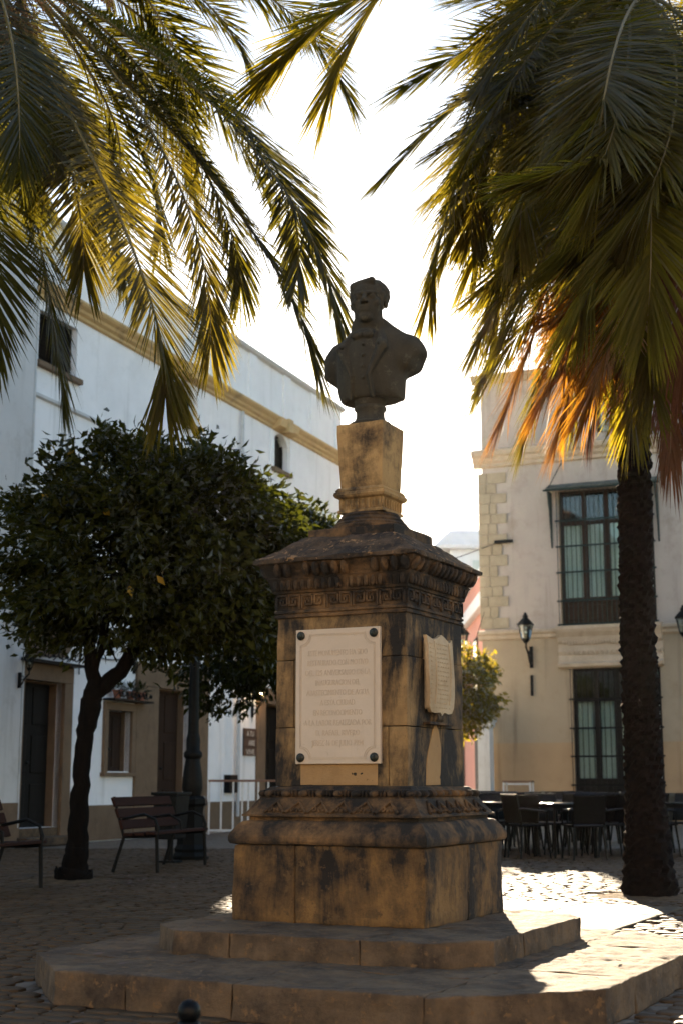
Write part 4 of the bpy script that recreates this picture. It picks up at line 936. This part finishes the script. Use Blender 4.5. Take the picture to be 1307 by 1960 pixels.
def broadleaf(name, base, label, crown_c, rad, n_cl, per, leaf, limbs, trunk_pts, trunk_r, mat='orange_leaf', seed=1, yellow=0, lobes=()):
    rnd = random.Random(seed); root = empty(name, (*base, 0), 0, label, 'tree'); cc = Vector(crown_c)
    t = MB(); pts = [Vector(p) for p in trunk_pts]; fine = []; rr = []
    for i in range(len(pts) - 1):
        for k in range(6): fine.append(pts[i].lerp(pts[i + 1], k / 6) + Vector((rnd.gauss(0, .008), rnd.gauss(0, .008), 0))); rr.append((trunk_r[i] + (trunk_r[i + 1] - trunk_r[i]) * k / 6) * rnd.uniform(.95, 1.06))
    fine.append(pts[-1]); rr.append(trunk_r[-1]); t.tube(fine, rr, 12)
    for lp_, lr in limbs:
        q = [Vector(p) for p in lp_]; f2 = []; r2 = []
        for i in range(len(q) - 1):
            for k in range(4): f2.append(q[i].lerp(q[i + 1], k / 4) + Vector((rnd.gauss(0, .008), rnd.gauss(0, .008), rnd.gauss(0, .008)))); r2.append(lr[0] + (lr[1] - lr[0]) * (i + k / 4) / (len(q) - 1))
        f2.append(q[-1]); r2.append(lr[1]); t.tube(f2, r2, 8)
        for _ in range(7):
            s = q[-1]; e = cc + Vector((rnd.gauss(0, rad[0] * .5), rnd.gauss(0, rad[1] * .5), rnd.gauss(0, rad[2] * .5))); t.tube([s, s.lerp(e, .5) + Vector((0, 0, .08)), e], [lr[1] * .6, lr[1] * .35, .008], 5)
    t.build('trunk', M['bark'], root, True, sharp=80)
    cl = []
    blobs = [(cc, rad)] + [(Vector(c), r) for c, r in lobes]
    while len(cl) < n_cl:
        bc, br = blobs[0] if not lobes or rnd.random() < .55 else rnd.choice(blobs[1:])
        v = Vector((rnd.gauss(0, 1), rnd.gauss(0, 1), rnd.gauss(0, 1))).normalized(); q = rnd.random() ** .30 * (1.05 if rnd.random() < .10 else 1)
        p = bc + Vector((v.x * br[0], v.y * br[1], v.z * br[2])) * q
        if noise.noise(p * 1.7 + Vector((seed, 0, 0))) < -.22: continue
        cl.append(p)
    mb = MB(); mb2 = MB()
    leaves(mb, cl, per, rnd, leaf, .115, cc)
    mb.build('crown', M[mat], root)
    if yellow:
        leaves(mb2, rnd.sample([c for c in cl if c.y < cc.y], yellow), 3, rnd, leaf, .09, cc); mb2.build('yellow_leaves', M['leaf_yellow'], root)
    return root
broadleaf('orange_tree', TREE, 'large dark orange tree with forked trunk growing from the paving at left', (.75, 0, 3.62), (1.66, 1.5, 1.20), 600, 66, .112,
    [([(.20, 0, 2.02), (.10, .02, 2.35), (.04, .05, 2.9)], (.085, .055)), ([(.14, 0, 2.25), (.24, -.05, 2.5), (.34, -.06, 3.0)], (.06, .045)), ([(.22, 0, 2.02), (.44, .03, 2.22), (.60, .06, 2.50), (.70, .1, 3.0)], (.095, .06)), ([(.08, .02, 2.5), (-.2, .1, 2.8), (-.45, .1, 3.1)], (.05, .03))],
    [(0, 0, -.03), (.01, 0, .10), (.03, 0, .35), (.045, 0, .9), (.07, 0, 1.5), (.14, 0, 1.9), (.19, 0, 2.10)], [.24, .155, .12, .098, .092, .115, .10], seed=5, yellow=9,
    lobes=(((-.25, 0, 3.45), (.85, .9, .95)), ((1.4, -.1, 3.85), (.8, .9, .85)), ((.3, .1, 4.2), (.9, .9, .62)), ((1.9, .1, 3.0), (.72, .9, .80)), ((.9, -.3, 3.15), (1.3, .8, .62))))
broadleaf('orange_tree', (-.70, 13.0), 'second orange tree standing behind the pedestal, its crown touching the larger tree', (-.25, 0, 3.75), (1.22, 1.3, 1.38), 360, 60, .12,
    [([(.02, 0, 1.9), (-.25, 0, 2.4), (-.4, 0, 3.0)], (.07, .04)), ([(.03, 0, 1.9), (.3, .1, 2.4), (.4, .1, 3.0)], (.07, .04))],
    [(0, 0, -.03), (.02, 0, .4), (.0, 0, 1.2), (.02, 0, 1.95)], [.22, .14, .12, .12], seed=9, lobes=(((-1.0, 0, 3.0), (.8, .8, .9)), ((.1, 0, 4.5), (.85, .9, .7))))
broadleaf('orange_tree', (2.15, 24.0), 'sunlit yellow-green tree in the street beside the mansion corner', (.50, 0, 3.10), (.95, 1.0, 1.0), 150, 50, .13,
    [([(.02, 0, 1.7), (.3, 0, 2.2), (.5, 0, 2.8)], (.06, .03)), ([(.03, 0, 1.7), (-.2, .1, 2.3), (-.1, .1, 2.8)], (.06, .03))],
    [(0, 0, -.03), (.02, 0, .4), (.0, 0, 1.2), (.02, 0, 1.75)], [.16, .11, .10, .10], 'orange_leaf_sun', seed=12)

# ------------------------------------------------------------------ palms
def bez(P0, Q, T, t): return P0 * (1 - t) ** 2 + Q * 2 * t * (1 - t) + T * t * t
def frond(parent, P0, Mid, T, rnd, mat='palm_leaf', dens=58, leafL=.55, droop=.25, rmat='rachis'):
    """arching feather leaf: rachis with two ranks of leaflets; coordinates local to the palm"""
    P0, Mid, T = Vector(P0), Vector(Mid), Vector(T); T = T.lerp(Mid, .09); Q = Mid * 2 - (P0 + T) / 2
    mb = MB(); N = 26; pts = [bez(P0, Q, T, i / N) for i in range(N + 1)]; L = sum((pts[i + 1] - pts[i]).length for i in range(N))
    mb.cur = 1; mb.tube(pts, [.022 * (1 - i / N) ** 1.1 + .003 for i in range(N + 1)], 5); mb.cur = 0
    n = int(dens * L / 1.9)
    for i in range(n):
        t = .16 + .84 * (i + .5) / n; p = bez(P0, Q, T, t); tg = (bez(P0, Q, T, min(t + .02, 1)) - bez(P0, Q, T, t - .02)).normalized()
        side = tg.cross(Vector((0, 0, 1)))
        if side.length < .15: side = tg.cross(Vector((0, 1, 0)))
        side.normalize(); up = side.cross(tg).normalized()
        if up.z < 0: up = -up
        env = math.sin(math.pi * min(1, (t - .10) / .55) * .5) * (1 - .35 * max(0, (t - .6) / .4))
        for sg in (-1, 1):
            ll = leafL * env * rnd.uniform(.82, 1.1); ang = R(60 - 26 * t - 24 * max(0, (t - .72) / .28) + rnd.gauss(0, 3.5)); lift = .20 * (1 - t) + rnd.gauss(0, .07)
            d = (tg * math.cos(ang) + side * sg * math.sin(ang) + up * lift).normalized()
            nr = d.cross(side * sg).normalized(); wv = d.cross(up).normalized(); tw = rnd.gauss(0, .32); wv = (wv * math.cos(tw) + d.cross(wv) * math.sin(tw)).normalized()
            wd = .0098 * rnd.uniform(.8, 1.2) * (1 if ll > .3 else .8); n0 = len(mb.v); a = p
            dr = Vector((0, 0, -1)) * droop * ll * rnd.uniform(.5, 1.3)
            m1 = a + d * ll * .35 + dr * .10; m2 = a + d * ll * .72 + dr * .45; e = a + d * ll * .98 + dr
            mb.v += [tuple(a + wv * wd * .4), tuple(a - wv * wd * .4), tuple(m1 + wv * wd), tuple(m1 - wv * wd), tuple(m2 + wv * wd * .7), tuple(m2 - wv * wd * .7), tuple(e)]
            mb.face((n0, n0 + 1, n0 + 3, n0 + 2)); mb.face((n0 + 2, n0 + 3, n0 + 5, n0 + 4)); mb.face((n0 + 4, n0 + 5, n0 + 6))
    return mb.build('frond', [M[mat], M[rmat]], parent)
def palm_trunk(parent, pts, rads, seed, n=26, rows_per_m=9):
    rnd = random.Random(seed); pts = [Vector(p) for p in pts]; L = [0]
    for i in range(len(pts) - 1): L.append(L[-1] + (pts[i + 1] - pts[i]).length)
    H = L[-1]; K = int(H * 26); rings = []
    for k in range(K + 1):
        s = H * k / K; i = max(j for j in range(len(L)) if L[j] <= s + 1e-6); i = min(i, len(pts) - 2); f = (s - L[i]) / (L[i + 1] - L[i]); c = pts[i].lerp(pts[i + 1], f); r = rads[i] + (rads[i + 1] - rads[i]) * f
        ring = []
        for j in range(n):
            a = 2 * math.pi * j / n; u = a / (2 * math.pi) * 13; v = s * rows_per_m + 1.1 * noise.noise(Vector((math.cos(a) * 1.3, math.sin(a) * 1.3, s * 1.7 + seed))) + .35 * math.sin(s * 3.1)
            w1 = (v + u) % 1.0; w2 = (v - u) % 1.0                         # crossing spirals of old leaf bases
            d = .046 * (max(w1, .0) ** 2 + w2 ** 2) / 2 + .014 * noise.noise(Vector((math.cos(a) * 3, math.sin(a) * 3, s * 6 + seed)))
            ring.append((c.x + (r + d) * math.cos(a), c.y + (r + d) * math.sin(a), c.z))
        rings.append(ring)
    return MB().rings(rings).build('trunk', M['palm_bark'], parent, True, sharp=30)
def random_fronds(root, crown, rnd, n, az0, az1, Lr=(3.2, 4.3), mat='palm_leaf'):
    for i in range(n):
        az = R(rnd.uniform(az0, az1)); el = rnd.uniform(-.1, 1.25); L = rnd.uniform(*Lr); h = Vector((math.cos(az), math.sin(az), 0))
        P0 = crown + Vector((0, 0, rnd.uniform(-.1, .25))); mid = P0 + h * L * .5 * math.cos(el * .8) + Vector((0, 0, L * (.5 * math.sin(el) - .02)))
        tip = P0 + h * L * (.50 + .30 * math.cos(el * .6)) + Vector((0, 0, L * (.62 * math.sin(el) - .50)))
        frond(root, P0, mid, tip, rnd, mat, 70, .66, .08)
def fruit(root, base, tip, rnd):
    b = MB(); base, tip = Vector(base), Vector(tip); b.tube([base, base.lerp(tip, .5) + Vector((0, 0, .15)), tip], .016, 5)
    for i in range(45):
        e = tip + Vector((rnd.gauss(0, .14), rnd.gauss(0, .14), -rnd.uniform(.1, .55))); b.tube([tip, tip.lerp(e, .5) + Vector((rnd.gauss(0, .03), rnd.gauss(0, .03), .02)), e], .005, 4)
        for k in range(3): b.ball(tuple(tip.lerp(e, rnd.uniform(.4, 1)) + Vector((rnd.gauss(0, .015),) * 3)), .013, 5, 4)
    b.build('fruit_cluster', M['rachis_dead'], root)

rnd = random.Random(21)
pl = empty('palm_tree', (-3.75, 4.0, 0), 0, 'date palm overhanging from the upper left, fronds arching to the bust', 'palm'); O = Vector((-3.75, 4.0, 0)); CLc = Vector((-3.45, 4.0, 8.95))
palm_trunk(pl, [Vector((0, 0, -.03)), Vector((0, 0, .4)), Vector((.05, 0, 3)), Vector((.15, 0, 6)), CLc - O - Vector((0, 0, .1))], [.30, .22, .19, .18, .24], 3)
FL = [((-2.52, 3.2, 6.79), (-2.13, 2.8, 5.12)), ((-2.21, 4.5, 7.65), (-1.7, 4.5, 6.08)), ((-1.65, 3.0, 6.6), (-1.01, 2.6, 4.35)), ((-1.55, 3.6, 6.99), (-0.81, 3.2, 5.12)), ((-1.05, 2.8, 6.69), (0.08, 2.2, 4.45)),
      ((-1.2, 3.5, 6.43), (-0.1, 3.2, 4.32)), ((-2.8, 3.8, 6.11), (-2.47, 3.8, 4.32)), ((-1.82, 2.2, 5.58), (-1.3, 2.0, 3.8)), ((-1.7, 4.5, 8.95), (-0.79, 4.5, 7.71)), ((-1.22, 5.0, 9.32), (0.2, 5.5, 8.07)),
      ((-3.13, 3.5, 6.43), (-3.07, 3.5, 4.67)), ((-3.29, 5.0, 7.96), (-3.07, 5.0, 6.55)), ((-2.77, 5.5, 7.51), (-2.18, 5.5, 6.01)), ((-2.28, 6.0, 8.85), (-1.54, 6.5, 7.22)), ((-3.08, 6.0, 8.66), (-2.59, 6.3, 7.08)), ((-1.98, 5.5, 8.95), (-0.53, 6.0, 6.72)), ((-2.87, 2.8, 7.42), (-2.58, 2.2, 5.85))]
for i, (m_, t_) in enumerate(FL):
    frond(pl, CLc - O + Vector((rnd.uniform(-.1, .1), rnd.uniform(-.1, .1), rnd.uniform(-.1, .1))), Vector(m_) - O, Vector(t_) - O, rnd, 'palm_leaf_old' if i in (0, 2, 7) else 'palm_leaf', 86, .80, .06)
for i, (m_, t_) in enumerate(FL):
    if i not in (0, 1, 4, 11, 12, 13, 15): continue
    g = lambda a: Vector((rnd.gauss(-.06, a), rnd.gauss(0, a * 1.6), rnd.gauss(.02, a)))
    frond(pl, CLc - O + g(.08), Vector(m_) - O + g(.18), Vector(t_).lerp(CLc, rnd.uniform(.02, .22)) - O + g(.26), rnd, 'palm_leaf_old' if rnd.random() < .2 else 'palm_leaf', 84, .76, .07)
random_fronds(pl, CLc - O, rnd, 18, 100, 290)
for b_, t_ in (((-3.3, 3.7, 9.0), (-2.9, 3.3, 8.1)), ((-3.3, 3.8, 9.1), (-2.35, 4.0, 8.9)), ((-3.4, 3.7, 9.0), (-3.15, 3.2, 7.9))): fruit(pl, Vector(b_) - O, Vector(t_) - O, rnd)

pr = empty('palm_tree', (*PALM, 0), 0, 'date palm with dark trunk in front of the mansion, drooping yellow and brown fronds', 'palm'); O = Vector((*PALM, 0)); CRc = Vector((3.02, 5.0, 9.1))
palm_trunk(pr, [Vector((0, 0, -.05)), Vector((0, 0, .30)), Vector((-.01, 0, .9)), Vector((-.02, 0, 2.5)), Vector((.03, 0, 5)), CRc - O - Vector((0, 0, .1))], [.245, .205, .158, .142, .135, .24], 8)
FR = [((1.93, 5.0, 8.78), (0.54, 5.0, 7.99)), ((1.76, 4.2, 8.02), (0.3, 3.8, 6.44)), ((1.46, 3.5, 7.14), (0.7, 3.2, 4.98)), ((1.9, 4.6, 7.42), (1.22, 4.8, 5.86)), ((2.33, 2.5, 6.22), (1.84, 2.2, 4.49)),
      ((2.02, 4.5, 6.77), (1.21, 4.3, 4.91)), ((2.45, 3.9, 6.25), (1.72, 3.7, 4.22)), ((2.58, 3.5, 5.95), (2.08, 3.3, 4.14)), ((3.03, 4.2, 6.27), (2.97, 4.0, 3.7)), ((2.88, 5.4, 6.59), (2.47, 5.5, 4.34)),
      ((2.92, 4.6, 6.38), (2.71, 4.5, 4.16)), ((2.83, 5.8, 7.05), (2.38, 5.9, 4.6)), ((1.07, 2.2, 7.98), (-0.21, 1.6, 6.11)), ((1.97, 3.0, 7.69), (0.93, 2.4, 5.94)), ((2.1, 2.8, 7.13), (1.28, 2.2, 5.23)),
      ((2.43, 2.0, 6.07), (2.25, 1.5, 4.26)), ((2.88, 3.0, 6.21), (2.83, 2.8, 4.15)), ((2.6, 6.2, 8.45), (1.9, 6.6, 6.4)), ((2.13, 6.5, 8.99), (1.37, 7.0, 7.42)), ((3.13, 6.5, 8.6), (2.72, 7.0, 6.16)),
      ((2.78, 6.0, 9.74), (1.71, 7.0, 9.59)), ((2.25, 1.8, 6.59), (1.77, 1.0, 5.11)), ((3.39, 5.0, 6.16), (3.45, 5.0, 4.12)), ((3.46, 6.5, 7.97), (3.59, 7.0, 5.67)), ((2.8, 2.2, 6.81), (2.51, 1.6, 5.2)), ((2.10, 4.1, 6.75), (1.18, 3.8, 4.85)), ((2.20, 3.6, 6.60), (1.38, 3.2, 4.75)), ((1.75, 3.9, 7.30), (0.86, 3.6, 5.55)), ((2.30, 4.9, 6.60), (1.46, 4.8, 4.25)), ((2.45, 5.1, 6.60), (1.72, 5.0, 4.15)), ((2.60, 4.9, 6.40), (2.02, 4.7, 4.12)), ((2.15, 5.2, 6.90), (1.30, 5.2, 4.70))]
KIND = {i_: 'palm_leaf_gold_lit' for i_ in range(60) if i_ not in (0, 1, 17, 18, 19, 20)}
KIND.update({6: 'palm_leaf_orange', 7: 'palm_leaf_orange', 8: 'palm_leaf_dead', 9: 'palm_leaf_dead', 22: 'palm_leaf_dead', 16: 'palm_leaf_dead', 25: 'palm_leaf_gold_lit', 28: 'palm_leaf_orange', 30: 'palm_leaf_orange'})
for i, (m_, t_) in enumerate(FR):
    k = KIND.get(i, 'palm_leaf'); dead = k == 'palm_leaf_dead'
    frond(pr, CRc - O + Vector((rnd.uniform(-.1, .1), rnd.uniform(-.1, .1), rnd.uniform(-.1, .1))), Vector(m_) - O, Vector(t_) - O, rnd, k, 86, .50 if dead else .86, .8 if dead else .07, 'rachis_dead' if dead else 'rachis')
for i, (m_, t_) in enumerate(FR * 2):
    j = i % len(FR)
    if i >= len(FR) and j % 3: continue
    if j in (6, 7, 8, 9, 12, 22) and i >= len(FR): continue
    k = KIND.get(j, 'palm_leaf'); dead = k == 'palm_leaf_dead'; k = k if dead or rnd.random() < .6 else 'palm_leaf_old'
    g = lambda a: Vector((rnd.gauss(.08, a), rnd.gauss(0, a * 1.6), rnd.gauss(.02, a)))
    frond(pr, CRc - O + g(.08), Vector(m_) - O + g(.2), Vector(t_).lerp(CRc, rnd.uniform(.02, .2)) - O + g(.28), rnd, k, 84, .50 if dead else .80, .8 if dead else .08, 'rachis_dead' if dead else 'rachis')
random_fronds(pr, CRc - O, rnd, 16, -65, 100, (3.2, 4.3), 'palm_leaf_gold_lit')

# ------------------------------------------------------------------ benches, bin, barrier, bollard
def bench(loc, rz, label):
    root = empty('bench', loc, rz, label, 'bench', 'slatted benches by the trees'); L = .875          # x along the length, sits facing +y
    for k, (y, z) in enumerate(((.34, .445), (.20, .435), (.06, .43))): MB().box(-L, L, y - .058, y + .058, z - .017, z + .017).build('seat_slat', M['wood_bench'], root, bevel=.008)
    for k, (y, z) in enumerate(((-.035, .54), (-.085, .67), (-.135, .80))):
        b = MB(); b.obox((0, y, z), (L, 0, 0), (0, -.020, .052), (0, .016, .006)); b.build('back_slat', M['wood_bench'], root, bevel=.008)
    for s in (-1, 1):
        x = s * (L - .10); b = MB()
        b.tube([(x, -.16, .0), (x, -.03, .40), (x, -.07, .52), (x, -.17, .86)], [.022, .020, .020, .016], 8); b.tube([(x, .40, 0), (x, .38, .42), (x, .395, .50), (x, .36, .60), (x, .22, .66), (x, -.06, .60)], [.022] * 3 + [.018] * 3, 8); b.tube([(x, -.03, .40), (x, .38, .415)], .02, 8)
        b.build('end_frame', M['iron'], root, True)
    b = MB(); b.tube([(0, .38, .43), (0, .37, .56), (0, .22, .64), (0, -.07, .60)], .016, 8); b.build('middle_arm', M['iron'], root, True)
    return root
bench((-2.30, 9.22, 0), R(-105.3), 'reddish slatted bench between the orange tree and the lamp post')
bench((-3.56, 5.34, 0), R(-105.3), 'slatted bench cut by the left picture edge')
bn = empty('litter_bin', (-2.22, 10.45, 0), R(70), 'dark litter bin behind the bench, next to the lamp post', 'bin')
MB().rings([[(-.17, -.14, .30), (.17, -.14, .30), (.17, .14, .30), (-.17, .14, .30)], [(-.20, -.17, .86), (.20, -.17, .86), (.20, .17, .86), (-.20, .17, .86)]]).build('body', M['iron'], bn, bevel=.015)
MB().tube([(0, 0, 0), (0, 0, .34)], .04, 10).build('post', M['iron'], bn, True); MB().box(-.22, .22, -.19, .19, .86, .90).build('rim', M['iron'], bn, bevel=.01); MB().box(-.12, .12, -.12, .12, 0, .03).build('foot', M['iron'], bn)
br = empty('barrier', (-2.66, 20.5, 0), R(2), 'white metal barrier with brown top rail before the white wall', 'barrier')
MB().box(0, 1.40, -.03, .03, 1.03, 1.075).build('top_rail', M['wood_top'], br, bevel=.006); MB().box(0, 1.40, -.015, .015, .06, .10).build('bottom_rail', M['white_paint'], br)
for x in (.02, .26, .50, .68, .80, 1.0, 1.20, 1.38): MB().box(x - .018, x + .018, -.014, .014, 0 if x in (.02, 1.38) else .10, 1.03).build('bar', M['white_paint'], br)
bo = empty('bollard', (-.47, -3.92, 0), 0, 'slim black bollard with rounded top in front of the steps', 'bollard')
MB().lathe([(.045, 0), (.045, .03), (.032, .05), (.030, .27), (.036, .285), (.036, .30), (.030, .305)], 20).build('shaft', M['chair_black'], bo, True, sharp=50)
MB().lathe([(.022, .303), (.032, .312), (.036, .328), (.034, .345), (.026, .358), (.012, .366), (.002, .368)], 20).build('ball_top', M['chair_black'], bo, True)

# ------------------------------------------------------------------ terrace
def make_chair():
    root = empty('terrace_chair', (0, 0, 0), 0, None, 'chair', 'black terrace chairs under the mansion windows'); m = M['chair_black']
    MB().box(-.22, .22, -.22, .22, .43, .46).build('seat', m, root, bevel=.012)
    bk = MB(); bk.obox((0, .245, .66), (.215, 0, 0), (0, .03, .19), (0, .010, -.002)); bk = bk.build('backrest', m, root, bevel=.012)
    b = MB(); b.tube([(-.22, .20, .43), (-.22, .275, .86), (.22, .275, .86), (.22, .20, .43)], .014, 6); b.build('back_frame', m, bk)
    for sx in (-1, 1):
        for sy in (-1, 1): b = MB(); b.tube([(sx * .20, sy * .19, .44), (sx * .235, sy * .235, 0)], [.018, .014], 6); b.build('leg', m, root, True)
        b = MB(); b.tube([(sx * .235, -.18, .44), (sx * .25, -.17, .63), (sx * .25, .20, .67), (sx * .23, .25, .66)], .014, 6); b.build('armrest', m, root, True)
    return root
def make_table():
    root = empty('terrace_table', (0, 0, 0), 0, None, 'table', 'dark terrace tables under the mansion windows')
    MB().box(-.36, .36, -.36, .36, .72, .745).build('table_top', M['table_top'], root, bevel=.006)
    for sx in (-1, 1):
        for sy in (-1, 1): MB().tube([(sx * .31, sy * .31, 0), (sx * .31, sy * .31, .72)], .018, 6).build('leg', M['chair_black'], root)
    MB().box(-.33, .33, -.33, .33, .67, .72).build('apron', M['chair_black'], root)
    return root
ch0, tb0 = make_chair(), make_table(); first = [True, True]
SPOTS = [(3.12, 11.8, .3, 'nearest in the middle of the terrace'), (1.95, 13.9, -.2, 'closest to the pedestal'), (3.30, 14.3, .5, 'second behind the nearest table'),
         (2.75, 17.4, .1, 'at the back left of the palm trunk'), (4.60, 17.2, .4, 'at the back behind the palm trunk'), (5.05, 12.2, .2, 'at the right picture edge'),
         (2.42, 12.6, .1, 'left of the nearest table'), (3.98, 13.0, -.3, 'right of the nearest table beside the palm trunk'), (2.35, 15.6, .25, 'third row near the pedestal'), (3.80, 15.9, 0, 'third row near the palm trunk')]
WHERE = ('near', 'right', 'far', 'left')
rn = random.Random(31)
for x, y, rz, where in SPOTS:
    t = tb0 if first[0] else copy_tree(tb0); first[0] = False; t.location = (x, y, 0); t.rotation_euler = (0, 0, rz); t['label'] = 'dark square terrace table, ' + where
    for k in range(4):
        a = rz + k * math.pi / 2 - math.pi / 2; d = rn.uniform(.56, .66)
        c = ch0 if first[1] else copy_tree(ch0); first[1] = False
        c.location = (x + d * math.cos(a), y + d * math.sin(a), 0); c.rotation_euler = (0, 0, a - math.pi / 2 + rn.uniform(-.15, .15))
        c['label'] = 'black chair, %s side of table %s' % (WHERE[k], where)
ft = empty('white_stand', (4.35, 27.2, 0), R(-18), 'white framed stand with brown top against the ochre wall behind the chairs', 'stand')
MB().box(-.36, .36, -.22, .22, 1.02, 1.06).build('top', M['wood_top'], ft, bevel=.006)
for sx in (-1, 1):
    for sy in (-1, 1): MB().box(sx * .33 - .02, sx * .33 + .02, sy * .19 - .02, sy * .19 + .02, 0, 1.02).build('leg', M['white_paint'], ft)
MB().box(-.31, .31, -.2, -.18, .96, 1.0).build('rail', M['white_paint'], ft)

fl_ = MB(); rn = random.Random(77)
for i in range(420):
    if i < 160: a = rn.uniform(0, 6.28); q = abs(rn.gauss(0, 1.1)); x, y = TREE[0] + .6 + q * math.cos(a) * 1.3, TREE[1] + q * math.sin(a)
    elif i < 260: a = rn.uniform(0, 6.28); q = abs(rn.gauss(0, .8)); x, y = PALM[0] + q * math.cos(a), PALM[1] + q * math.sin(a)
    else: y = rn.uniform(-3, 12); x = rn.uniform(-1, 1) * .24 * (y + 8.5)
    lx, ly = to_mon(x, y); z = .006
    if LOWER[0] < lx < LOWER[1] and LOWER[2] < ly < LOWER[3]:
        if i % 3: continue
        z = .162
        if UPPER[0] - .05 < lx < UPPER[1] + .05 and UPPER[2] - .05 < ly < UPPER[3] + .05: continue
        if min(lx - LOWER[0], LOWER[1] - lx) + min(ly - LOWER[2], LOWER[3] - ly) < LOWER[4] + .1: continue
    a = rn.uniform(0, 6.28); L = rn.uniform(.02, .045); d = Vector((math.cos(a), math.sin(a), 0)) * L; e = Vector((-d.y, d.x, 0)) * .45; c = Vector((x, y, z))
    fl_.quad(tuple(c - d), tuple(c + e + Vector((0, 0, .006))), tuple(c + d + Vector((0, 0, rn.uniform(0, .012)))), tuple(c - e + Vector((0, 0, .004))))
o = fl_.build('fallen_leaves', M['palm_leaf_dead']); tag(o, kind='stuff')
# ------------------------------------------------------------------ thin air volume added to make the glow around the low sun
hz = MB().box(-410, 410, -70, 910, -1.1, 15.6).build('added_glow_volume', None); tag(hz, kind='stuff')
m = bpy.data.materials.new('added_glow_air'); m.use_nodes = True; nt = m.node_tree; nt.nodes.remove(nt.nodes['Principled BSDF'])
pv = nt.nodes.new('ShaderNodeVolumePrincipled'); pv.inputs['Color'].default_value = (1.0, 0.97, 0.92, 1); pv.inputs['Density'].default_value = 0.00002; pv.inputs['Anisotropy'].default_value = 0.86
nt.links.new(pv.outputs[0], nt.nodes['Material Output'].inputs['Volume']); hz.data.materials.append(m)
